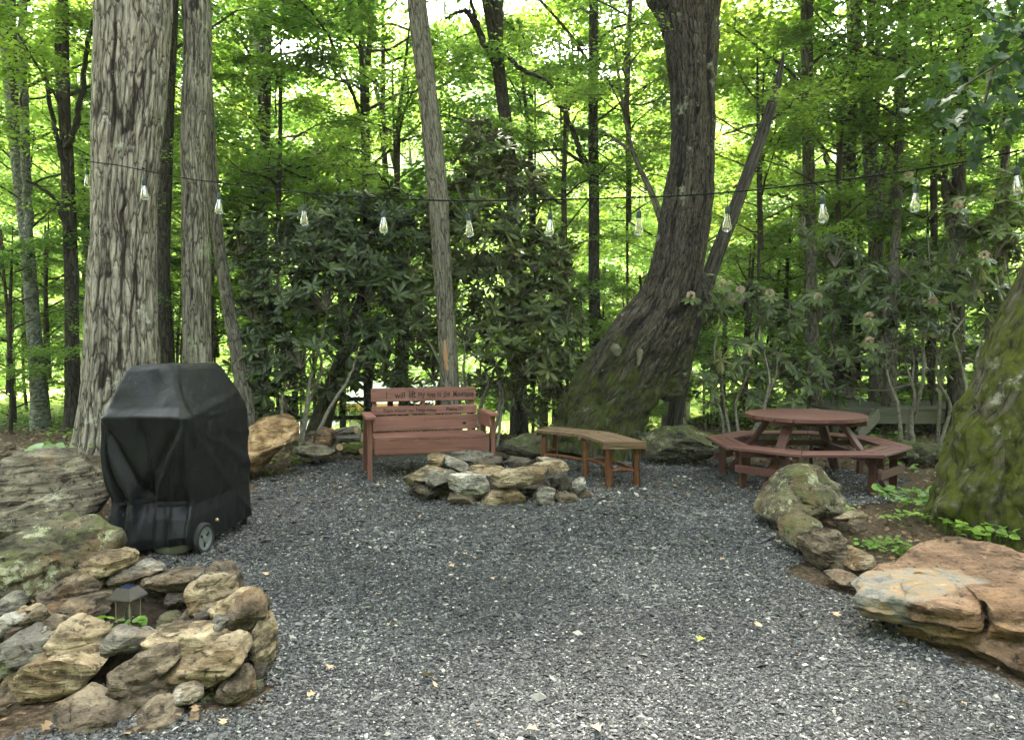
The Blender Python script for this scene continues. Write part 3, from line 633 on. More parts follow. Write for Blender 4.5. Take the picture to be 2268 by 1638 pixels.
M['cut'] = plain('grey healed wood', (.09, .085, .06), .9, .1, var=.4)
mb = MB(); p = at(1366, 778, 9.24) - oak.location; mb.tube(crom([p + Vector((0, .12, .02)), p + Vector((.01, .04, -.01)), p + Vector((.012, .015, -.02)), p + Vector((.012, .005, -.02))], 10), np.array([.13, .12, .11, .10, .095, .085, .07, .06, .04, .02]) * .6, 12); mb.build('knot', M['cut'], oak)
mb = MB(); p = at(1416, 790, 9.15) - oak.location; mb.tube([p + Vector((.02, .12, .08)), p + Vector((0, -.03, .02)), p + Vector((-.02, -.06, -.10))], [.05, .035, .015], 10); mb.build('broken_stub', M['cut'], oak)
fused('mossy_tree', 'huge moss-covered trunk leaning in at the right edge of the clearing', [
    [(2760, -330, 150, .3), (2640, 100, 155, .2), (2530, 420, 160), (2440, 680, 175), (2385, 820, 185), (2340, 960, 200), (2315, 1080, 215), (2310, 1200, 230)],
    [(2360, 900, 120, -.1), (2250, 1020, 90, -.1), (2150, 1095, 60, -.1), (2100, 1150, 40, -.1)],
    [(2400, 950, 120, -.2), (2330, 1080, 100, -.3), (2290, 1160, 80, -.35)]],
    5.9, 'bark_moss', .02, (9, 1.5), 61, vox=.02, crowns=((2.4, 6.5, 2, 'leaf_dark', 1.2, 1.0),))
# the wood behind: individual trees sharing four crowns
def wood():
    rg = random.Random(12); n = 0
    protos = {}
    spots = []
    for d, cnt, spread in ((17, 4, .70), (21.5, 6, .72), (27, 8, .75), (35, 10, .78)):
        for i in range(cnt):
            x = (-1 + 2 * (i + .5 + rg.uniform(-.4, .4)) / cnt) * d * spread; spots.append((x, d + rg.uniform(-1.6, 1.6)))
    for (x, y) in spots:
        if -7 < x < 2.5 and 23 < y < 33: y += 10
        k = rg.randrange(4); h = float(hgt([x], [y])[0]); far = y > 21
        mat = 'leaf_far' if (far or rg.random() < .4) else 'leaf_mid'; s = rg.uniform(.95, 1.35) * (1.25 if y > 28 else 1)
        t = empty('maple_tree', (x, y, h - .2)); t.rotation_euler = (R(rg.uniform(-5, 5)), R(rg.uniform(-5, 5)), rg.uniform(0, 6))
        tag(t, 'slender maple among the crowded green trees beyond the clearing', 'tree', 'slender maples in the wood beyond the clearing')
        key = rg.randrange(4); Ht = 9 if y < 28 else 13
        if (key, Ht) not in protos:
            a = np.random.default_rng(key + Ht); P = np.array([[0, 0, 0], [a.normal(0, .08), 0, Ht * .25], [a.normal(0, .2), a.normal(0, .2), Ht * .6], [a.normal(0, .35), a.normal(0, .3), Ht]])
            V, F, uv, cr = trunk_surface(P, [.10, .085, .065, .02], 10, 40, seed=key)
            me = mesh_np('trunk', V, F, True, uv=uv, vattr={'crack': cr}); me.materials.append(M['bark_slim' if key % 3 else 'bark_birch']); protos[(key, Ht)] = me
        o = bpy.data.objects.new('trunk', protos[(key, Ht)]); COL.objects.link(o); o.parent = t
        low = rg.uniform(1.2, 3.2) if y < 28 else rg.uniform(2.0, 5.0)
        add_crown(t, (0, 0, low), k, mat, s, rg.uniform(0, 6), s * rg.uniform(1, 1.25))
        if rg.random() < .55:
            add_crown(t, (rg.uniform(-.6, .6), 0, low + 5 * s), (k + 1) % 4, mat, s * 1.05, rg.uniform(0, 6))
    # young understorey maples, low flat sprays
    for (px, d, z, s, mt) in ((110, 12.6, .9, .55, 'leaf_mid'), (20, 11.5, .7, .5, 'leaf_mid'), (560, 13.5, .3, .6, 'leaf_mid'), (1240, 13.2, .3, .62, 'leaf_mid'), (1340, 14.5, .2, .6, 'leaf_far'), (1420, 13.6, .4, .55, 'leaf_mid'),
                              (900, 13.6, 1.4, .7, 'leaf_mid'), (700, 14, 1.8, .7, 'leaf_far'), (1650, 13.2, .6, .6, 'leaf_mid'), (1740, 14.4, .6, .7, 'leaf_far'), (1900, 14.2, .8, .7, 'leaf_mid'), (2060, 13, .7, .65, 'leaf_mid'), (2200, 12.6, 1.2, .7, 'leaf_mid'), (1250, 12.2, 2.6, .6, 'leaf_mid'), (300, 12.9, 2.2, .7, 'leaf_mid'), (620, 12.6, 3.2, .65, 'leaf_mid'), (880, 12.8, 3.4, .7, 'leaf_mid'), (1180, 13.4, 3.3, .75, 'leaf_far'), (1390, 12.8, 3.6, .6, 'leaf_mid'), (1680, 12.3, 3.0, .65, 'leaf_far'), (1850, 12.1, 2.6, .6, 'leaf_mid'), (2060, 12.2, 3.2, .7, 'leaf_far'), (2190, 13.4, 2.4, .8, 'leaf_mid'), (480, 15.2, 1.2, .9, 'leaf_far'), (760, 16.5, 2.2, 1.0, 'leaf_far'), (1000, 17.5, 2.0, 1.0, 'leaf_mid'), (1560, 16.5, 1.4, 1.0, 'leaf_far'), (1960, 17, 1.6, 1.0, 'leaf_far'), (60, 15.5, 1.2, .9, 'leaf_far'), (210, 16.5, 2.0, 1.0, 'leaf_mid'), (30, 13.2, -.2, .6, 'leaf_mid'), (400, 13.4, .0, .6, 'leaf_mid'), (470, 12.3, .4, .5, 'leaf_mid'), (1290, 12.0, -.1, .45, 'leaf_mid'), (1400, 12.6, .0, .5, 'leaf_far'), (1230, 15.5, -.8, .8, 'leaf_mid'), (820, 15.0, -.6, .7, 'leaf_mid'), (1600, 13.5, -.1, .55, 'leaf_mid'), (1700, 15.6, -.2, .8, 'leaf_far'), (1840, 15.2, -.2, .8, 'leaf_far'), (1960, 13.8, .0, .6, 'leaf_mid'), (2120, 14.5, -.1, .8, 'leaf_far'), (2240, 13.4, .0, .7, 'leaf_mid'), (1770, 18.5, 2.4, 1.1, 'leaf_far'), (2080, 18.8, 2.6, 1.2, 'leaf_far'), (1480, 19, 2.2, 1.1, 'leaf_far'), (670, 19, 2.2, 1.1, 'leaf_far'), (1130, 15, 1.5, .8, 'leaf_far')):
        p = at(px, 900, d); h = float(hgt([p.x], [d])[0]); t = empty('maple_sapling', (p.x, d, h - .1), px)
        tag(t, 'young maple with low flat leafy sprays between the larger trunks', 'sapling', 'young maples of the understorey')
        mb = MB(); mb.tube(crom([[0, 0, 0], [.05, 0, 1.2], [-.03, .05, 2.4 + z], [0, 0, z + 4.0 * s]], 14), np.linspace(.034, .008, 14), 6); mb.build('trunk', M['twig'], t)
        add_crown(t, (0, 0, z), 3, mt, s * 1.15, px, s * 1.0)
wood()
def far_wood():
    n = 150000; a = np.radians(rng.uniform(38, 142, n)); r = rng.uniform(42, 66, n); x = r * np.cos(a); y = r * np.sin(a)
    top = 9 + 4.5 * fbm(np.stack([x * .13, y * .13, x * 0], -1), 5, 2); z = -3 + (top + 3) * rng.random(n) ** .75
    k = fbm(np.stack([x * .35, y * .35, z * .5], -1), 9, 2) > -.35; x, y, z = x[k], y[k], z[k]; n = len(x)
    O = np.stack([x, y, z], -1); t = rng.uniform(0, 6.28, n); D = np.stack([np.cos(t), np.sin(t), rng.uniform(-.4, .2, n)], -1)
    U = unit(np.stack([rng.normal(0, .6, n), rng.normal(-.3, .6, n), np.ones(n)], -1))
    V, F = place(*LEAF4, O, *frames(D, U), rng.uniform(.25, .6, n))
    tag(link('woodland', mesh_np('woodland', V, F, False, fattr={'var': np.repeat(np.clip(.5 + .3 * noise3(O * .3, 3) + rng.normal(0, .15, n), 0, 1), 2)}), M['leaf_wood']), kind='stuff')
far_wood()
def screening_wood():
    # unseen wood added beside and behind the viewer to block low light
    n = 75000; a = np.radians(rng.uniform(146, 394, n)); r = rng.uniform(10, 15, n); x = r * np.cos(a); y = r * np.sin(a)
    z = rng.uniform(.3, 14, n); k = fbm(np.stack([x * .5, y * .5, z * .5], -1), 19, 2) > -.3; x, y, z = x[k], y[k], z[k]; n = len(x)
    O = np.stack([x, y, z], -1); t = rng.uniform(0, 6.28, n); D = np.stack([np.cos(t), np.sin(t), rng.uniform(-.5, .2, n)], -1); U = unit(np.stack([rng.normal(0, .6, n), rng.normal(0, .6, n), np.ones(n)], -1))
    V, F = place(*LEAF4, O, *frames(D, U), rng.uniform(.25, .5, n))
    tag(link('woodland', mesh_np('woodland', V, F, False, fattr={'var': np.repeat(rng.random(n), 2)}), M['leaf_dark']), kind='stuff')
screening_wood()
# ================================================================== RHODODENDRONS
def rhodo(label, base, stems, lobes, d, mat='leaf_rhodo', dens=1.0, leaf=.17, name='rhododendron', flowers=(), droop=.0, seed=0, bare=()):
    """lobes: (px, py, radius px, depth offset)"""
    rg = np.random.default_rng(seed + 100); b = at(base[0], base[1], d); b.z = float(hgt([b.x], [d])[0]); t = empty(name, b); tag(t, label, 'shrub')
    mb = MB(); b = np.array(b); OO = []; AX = []
    L = []
    for lb in lobes:
        px, py, r = lb[:3]; dd = d + (lb[3] if len(lb) > 3 else 0); c = np.array(at(px, py, dd)); R_ = r * dd / FPX; L.append((c, R_, dd))
        n = int(46 * (R_ / .5) ** 2 * dens)
        u = unit(rg.normal(0, 1, (n, 3))); u[:, 1] *= .8; rad = R_ * (.35 + .65 * rg.random(n) ** .5) * (1 + .25 * rg.normal(0, 1, n) * .5)
        p = c + u * rad[:, None] * [1, .85, .9]; OO.append(p); AX.append(unit(u * .7 + [0, -.15, .75] + rg.normal(0, .25, (n, 3))))
        for j in range(int(10 * dens) + 3):   # twigs inside the lobe
            q = p[rg.integers(n)]; m_ = (c + q) / 2 + rg.normal(0, .06, 3); mb.tube([c - [0, 0, R_ * .5], m_, q], [.012, .008, .004], 4, False)
    for (sx, sy, w, bx) in stems:           # main stems, from the foot up into the lobes
        e = np.array(at(sx, sy, d)); s0 = b + [bx, rg.normal(0, .08), -.05]
        m1 = s0 + (e - s0) * .4 + np.array([rg.normal(0, .10), rg.normal(0, .1), .06]); m2 = s0 + (e - s0) * .75 + np.array([rg.normal(0, .08), 0, 0])
        Q = crom(np.column_stack([[s0, m1, m2, e], [w, w * .8, w * .6, w * .4]]), 18); mb.tube(Q[:, :3] + rg.normal(0, .006, (18, 3)), Q[:, 3], 7)
        near = sorted(L, key=lambda l: np.linalg.norm(l[0] - e))[:3]
        for (c, R_, dd) in near: mb.tube([e, (e + c) / 2 + rg.normal(0, .08, 3), c], [w * .45, w * .3, .01], 5, False)
    o = mb.build('stems', M['twig_grey'], t); 
    me = o.data; co = np.empty(len(me.vertices) * 3, np.float32); me.vertices.foreach_get('co', co); me.vertices.foreach_set('co', (co.reshape(-1, 3) - b).astype(np.float32).ravel()); me.update()
    O = np.vstack(OO); A = np.vstack(AX); n = len(O); K = 9
    ref = unit(np.cross(A, rg.normal(0, 1, (n, 3)))); B2 = np.cross(A, ref)
    th = np.arange(K) / K * 2 * np.pi
    th = th[None] + rg.normal(0, .22, (n, K)); sp = rg.uniform(.05, .75, (n, K)) * (1 - droop) - droop * rg.uniform(.2, 1.0, (n, K))
    D = (np.cos(th)[..., None] * ref[:, None] + np.sin(th)[..., None] * B2[:, None]) + sp[..., None] * A[:, None]
    D = D.reshape(-1, 3) + [0, 0, -.12]; Un = unit(np.repeat(A, K, 0) * 1.0 - unit(D) * .4 + rg.normal(0, .16, (n * K, 3)))
    S = leaf * np.repeat(rg.uniform(.7, 1.25, n), K) * rg.uniform(.7, 1.15, n * K); sc = np.stack([S, S * rg.uniform(.26, .36, n * K) , S], -1)
    V, F = place(*LEAFR, np.repeat(O, K, 0), *frames(D, Un), sc)
    vv = np.clip(np.repeat(.45 + .25 * rg.normal(0, 1, n), K) + rg.normal(0, .12, n * K), 0, 1)
    # faces come grouped by template list: triangles then quads
    va = np.concatenate([np.repeat(vv, 4), np.repeat(vv, 2)])
    link('leaves', mesh_np('leaves', V - b, F, False, fattr={'var': va}), M[mat], t)
    for (fx, fy, fd) in flowers:
        p = np.array(at(fx, fy, fd)) - b; m2 = MB(); 
        for j in range(26):
            u = unit(rg.normal(0, 1, 3) + [0, -.2, .5]); e = p + u * .05
            VV, FF = place(*LEAFM, [e - u * .02] * 4, *frames(unit(u + .7 * unit(rg.normal(0, 1, (4, 3)))), unit(rg.normal(0, 1, (4, 3)))), np.full(4, .034)); m2.add(VV, FF[0])
        m2.build('flower', M['petal'], t, smooth=False)
        kk = 8; tt = np.arange(kk) / kk * 6.283; DD = np.stack([np.cos(tt), -.3 + .6 * np.sin(tt), -.25 + .35 * np.sin(tt)], -1)
        VV, FF = place(*LEAFR, [p - [0, 0, .03]] * kk, *frames(DD, np.tile([0, -.3, 1.], (kk, 1))), np.tile([.15, .05, .15], (kk, 1)))
        link('flower_collar', mesh_np('flower_collar', VV, FF, False, fattr={'var': np.full(6 * kk, .8)}), M[mat], t)
    return t
M['petal'] = plain('pale cream-pink petals', (.50, .40, .31), .7, .2, var=.2, bs=0)
rhodo('dense dark rhododendron filling the space between grill and bench', (672, 965),
      [(650, 790, .03, -.25), (700, 760, .035, -.05), (790, 780, .03, .1), (610, 800, .025, -.3), (735, 640, .03, 0)],
      [(640, 640, 95), (620, 520, 70, .5), (700, 520, 80), (760, 500, 95, .2), (590, 760, 70), (720, 640, 95, -.2), (820, 620, 95), (850, 470, 70, .3), (665, 780, 70, -.1), (590, 850, 45, -.1), (860, 740, 70), (770, 740, 60, .2), (900, 560, 80, .2), (780, 570, 80, -.2), (560, 690, 50), (640, 840, 45, .2), (560, 600, 50, .3), (870, 830, 40, .4), (540, 780, 40, .3), (560, 880, 40, .2), (620, 900, 35, .4), (780, 830, 45, .5), (530, 540, 45, .4), (720, 850, 35, .5)], 10.2, seed=1, dens=1.0)
rhodo('tallest dark rhododendron, behind the bench and its slender trunk', (1075, 960),
      [(1065, 800, .035, -.08), (1090, 790, .03, .05), (1030, 760, .03, -.2), (1110, 850, .022, .15), (1010, 820, .025, -.3), (940, 740, .03, -.4)],
      [(1090, 360, 75, .2), (1040, 450, 85), (1130, 460, 85, .2), (1180, 560, 85), (1100, 560, 90, -.2), (1090, 660, 90), (1190, 680, 80), (1130, 760, 80, -.2), (1220, 780, 60), (1010, 560, 80, .1), (1235, 640, 50), (930, 660, 85, .1), (920, 760, 60, .3), (1030, 720, 70, .2), (1060, 290, 40, .2), (1170, 400, 55, .3), (1200, 840, 50), (1140, 860, 45, .3), (950, 480, 60, .3), (1250, 700, 50), (1255, 790, 45), (1250, 860, 40, .2), (1070, 860, 40, .5), (1180, 900, 35, .3), (900, 860, 35, .6), (1240, 580, 35), (960, 820, 45, .5)], 10.3, seed=2, dens=1.0)
rhodo('loose rhododendron with cream flower buds right of the bent oak', (1640, 960),
      [(1600, 700, .022, -.1), (1660, 760, .025, 0), (1720, 780, .022, .1), (1580, 800, .02, -.2), (1690, 640, .02, .1)],
      [(1570, 650, 55), (1640, 650, 50, .2), (1700, 670, 50), (1640, 790, 70), (1720, 800, 65, .2), (1580, 850, 60), (1760, 700, 60, .3), (1680, 880, 55, .2), (1790, 830, 60, .2), (1750, 900, 50)], 10.0, 'leaf_rhodo2', dens=.55, seed=3, droop=.35,
      flowers=((1530, 655, 9.35), (1600, 628, 9.5), (1640, 642, 9.4), (1705, 650, 9.5), (1618, 660, 9.7)))
rhodo('tall straggly rhododendron with cream flowers behind the picnic table', (2030, 955),
      [(2020, 850, .04, 0), (1960, 780, .03, -.25), (2080, 780, .028, .2), (2040, 640, .03, 0), (2110, 700, .025, .3)],
      [(1850, 560, 60, .4), (1900, 620, 70, .2), (1960, 680, 70), (2040, 650, 70), (2080, 720, 65), (1990, 590, 60, .3), (1930, 760, 60), (2020, 770, 55, .2), (2120, 620, 60), (2060, 560, 55, .2), (1820, 680, 55, .4), (1860, 780, 60, .3), (1780, 500, 40, .6), (1880, 860, 50, .4)], 10.2, 'leaf_rhodo2', dens=.5, seed=4, droop=.4,
      flowers=((1812, 658, 10.0), (2066, 666, 9.4), (1925, 755, 9.5), (1925, 700, 9.6)))
rhodo('rhododendron with pink blossoms spreading at the upper right edge', (2170, 980),
      [(2160, 800, .03, 0), (2200, 700, .028, .15), (2110, 740, .025, -.2), (2230, 560, .025, .3)],
      [(2140, 480, 60), (2200, 540, 75), (2250, 470, 65), (2160, 620, 65), (2240, 640, 60), (2180, 720, 60, .2), (2110, 560, 55, .3), (2280, 560, 60), (2130, 800, 50, .3), (2220, 400, 50, .2)], 9.2, 'leaf_rhodo2', dens=.6, seed=5, droop=.3,
      flowers=((2122, 455, 8.6), (2180, 566, 8.6), (2012, 388, 9.6)))
# dark leaning trunk among the stems left of the bench
tree('tree', 'dark crooked trunk leaning right at the foot of the left rhododendron', 'tree', [(800, 660, 9), (775, 740, 13), (745, 830, 17), (722, 900, 20), (700, 965, 27)], 10.9, 'bark_oak', nu=30, seed=31, top=1.2, crowns=())
# near maple branch hanging in at the top right
def hanging_branch():
    rg = np.random.default_rng(77); t = empty('maple_branch', tuple(at(2420, 60, 4.9))); tag(t, 'leafy maple branch with large dark leaves hanging into the top right corner', 'branch')
    b = np.array(t.location); mb = MB(); O = []
    for path in ([(2420, 60), (2300, 90), (2200, 150), (2120, 200), (2060, 240)], [(2420, 60), (2330, 180), (2270, 250), (2200, 290)], [(2300, 90), (2240, 60), (2180, 40)], [(2200, 150), (2180, 230), (2130, 290)]):
        P = np.array([tuple(at(x, y, 4.9 - .1 * i)) for i, (x, y) in enumerate(path)]) - b; mb.tube(P, np.linspace(.012, .003, len(P)), 6)
        Q = crom(P, 40); k = rg.integers(5, 40, 42); O.append(Q[k] + rg.normal(0, .09, (42, 3)))
    mb.build('twigs', M['twig'], t); O = np.vstack(O); n = len(O); a = rg.uniform(0, 6.28, n)
    D = np.stack([np.cos(a) * .6, np.sin(a) * .5, rg.uniform(-1, -.1, n)], -1); U = unit(np.stack([rg.normal(0, .5, n), rg.normal(-.4, .5, n), np.ones(n)], -1))
    V, F = place(*LEAFM, O, *frames(D, U), rg.uniform(.07, .13, n))
    link('leaves', mesh_np('leaves', V, F, False, fattr={'var': np.repeat(rg.random(n), 10)}), M['leaf_near'], t)
hanging_branch()
# ================================================================== STONES
RM = {
 'tan': rock_mat('tan schist', (.12, .085, .05), (.24, .18, .115), (.40, .32, .22)),
 'gold': rock_mat('golden schist', (.13, .088, .05), (.26, .188, .11), (.44, .35, .235)),
 'grey': rock_mat('grey schist', (.085, .074, .062), (.165, .145, .12), (.29, .26, .215)),
 'brown': rock_mat('brown schist', (.065, .046, .031), (.125, .092, .064), (.22, .17, .12)),
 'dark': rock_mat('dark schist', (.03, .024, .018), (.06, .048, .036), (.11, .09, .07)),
 'white': rock_mat('pale quartz-streaked stone', (.17, .15, .125), (.31, .28, .24), (.52, .47, .40)),
 'lichen': rock_mat('lichen-spotted boulder', (.05, .04, .026), (.11, .092, .058), (.18, .155, .105), lichen=.9, lc=(.33, .34, .22), moss=.4, mc=(.045, .05, .015), strata=4),
 'mossy': rock_mat('mossy boulder', (.035, .03, .02), (.075, .066, .044), (.13, .12, .08), lichen=.7, lc=(.24, .24, .16), moss=.55, mc=(.035, .042, .012), strata=6),
 'streak': rock_mat('layered grey-brown boulder', (.08, .062, .045), (.165, .135, .10), (.27, .23, .175), lichen=.6, lc=(.36, .35, .26), moss=.1, mc=(.07, .07, .03), strata=10, tilt=.5),
 'orange': rock_mat('orange sandstone boulder', (.22, .12, .055), (.36, .22, .115), (.50, .36, .22), strata=5, tilt=.4),
 'red': rock_mat('rusty red sandstone', (.10, .058, .036), (.17, .102, .063), (.25, .16, .105), strata=6, tilt=.15),
}
def facet(P, rg, n=9, lo=.72, hi=.93):
    """chisels flat faces off a lump given in units of its own half sizes"""
    for i in range(n):
        nn = unit(rg.normal(0, 1, 3)); sup = (P @ nn).max(); dlim = sup * rg.uniform(lo, hi); e = P @ nn - dlim; k = e > 0
        P[k] -= np.outer(e[k], nn) * .92
    return P
def rock(name, label, cat, poly, xf, d, T, mat, slant=.35, seed=None, group=None, rough=1.0, p=.55, tilt=0.0):
    """stone whose outline was read off the photo; it gets real size at distance d, thickness T (m) and broken faces"""
    ox, oy, k = xf; P2 = np.array([(ox + a * k, oy + b * k) for a, b in poly], float)
    x0, y0 = P2.min(0); x1, y1 = P2.max(0); c = (P2.mean(0) + [(x0 + x1) / 2, (y0 + y1) / 2]) / 2
    seed = seed if seed is not None else int(abs(c[0] * 7 + c[1] * 13)) ; rg = np.random.default_rng(seed)
    nu, nv = 96, 40; th = np.arange(nu) / nu * 2 * np.pi; r = np.zeros(nu); m = len(P2); dirs = np.stack([np.cos(th), -np.sin(th)], -1)
    for i in range(m):
        a = P2[i] - c; e = P2[(i + 1) % m] - P2[i]
        den = dirs[:, 0] * e[1] - dirs[:, 1] * e[0]; den = np.where(abs(den) < 1e-9, 1e-9, den)
        t = (a[0] * e[1] - a[1] * e[0]) / den; u = (a[0] * dirs[:, 1] - a[1] * dirs[:, 0]) / den
        ok = (t > 0) & (u >= -1e-6) & (u <= 1 + 1e-6); r = np.where(ok & (t > r), t, r)
    r = np.maximum(r, 2); r = .15 * np.roll(r, 1) + .7 * r + .15 * np.roll(r, -1)
    s = d / FPX; r = r * s * 1.05; hx, hzz = (x1 - x0) * s / 2, (y1 - y0) * s / 2
    ph = np.linspace(-math.pi / 2 + .02, math.pi / 2 - .02, nv); cs = np.cos(ph) ** p; sn = np.sign(np.sin(ph)) * abs(np.sin(ph)) ** .8
    X_ = (r * np.cos(th))[None] * cs[:, None]; Z_ = (r * np.sin(th))[None] * cs[:, None]; Y_ = np.repeat(sn[:, None], nu, 1) * T / 2
    V = np.stack([X_, Y_, Z_], -1).reshape(-1, 3); h = np.array([hx, T / 2, hzz])
    Q = facet(V / h, rg, 13, .58, .90) ; V = (.06 * V + .94 * Q * h) * 1.07
    V[:, 1] += slant * V[:, 2]
    if tilt: V[:, 1] += tilt * V[:, 0]
    N = unit(V / h ** 2); size = (hx * hzz) ** .5
    q = V / size; bed = unit(np.array([rg.normal(0, .25), rg.normal(0, .3), 1])); lay = (V @ bed) / size
    dsp = .035 * fbm(q * 1.8, seed, 3) + .055 * noise3(np.stack([q[:, 0] * 1.4, q[:, 1] * 1.4, lay * 6], -1), seed + 3) + .03 * fbm(q * 4.5, seed + 5, 3)
    rid = np.abs(noise3(np.stack([q[:, 0] * .9, q[:, 1] * .9, lay * 3.2], -1), seed + 8)); dsp -= .07 * np.exp(-(rid / .07) ** 2)
    dsp += .03 * np.tanh(9 * noise3(np.stack([q[:, 0] * .8, q[:, 1] * .8, lay * 3.5 + 7], -1), seed + 11)) + .025 * np.tanh(9 * noise3(q @ np.array([[.6, .5, 2.2], [1.9, -.4, .3], [.2, 1.1, -.9]]), seed + 12))
    V = V + N * (dsp * size * rough)[:, None]
    ctr = np.array(at(c[0], c[1], d)); n = len(V); V = np.vstack([V, V[:nu].mean(0), V[-nu:].mean(0)])
    a = np.arange(nu); b = (a + 1) % nu
    me = mesh_np(name, V, [grid_faces(nu, nv)[:, ::-1], np.stack([a, b, np.full(nu, n)], -1), np.stack([(nv - 1) * nu + b, (nv - 1) * nu + a, np.full(nu, n + 1)], -1)], True)
    me.set_sharp_from_angle(angle=R(24))
    o = link(name, me, RM[mat], None, tuple(ctr)); tag(o, label, cat, group); return o
Z1 = (0, 718.7, .3413); Z2 = (0, 1158, .3169); Z3 = (718.7, 798.6, .3521); Z4 = (1517.3, 838.5, .3412); ZD = (0, 0, 1)
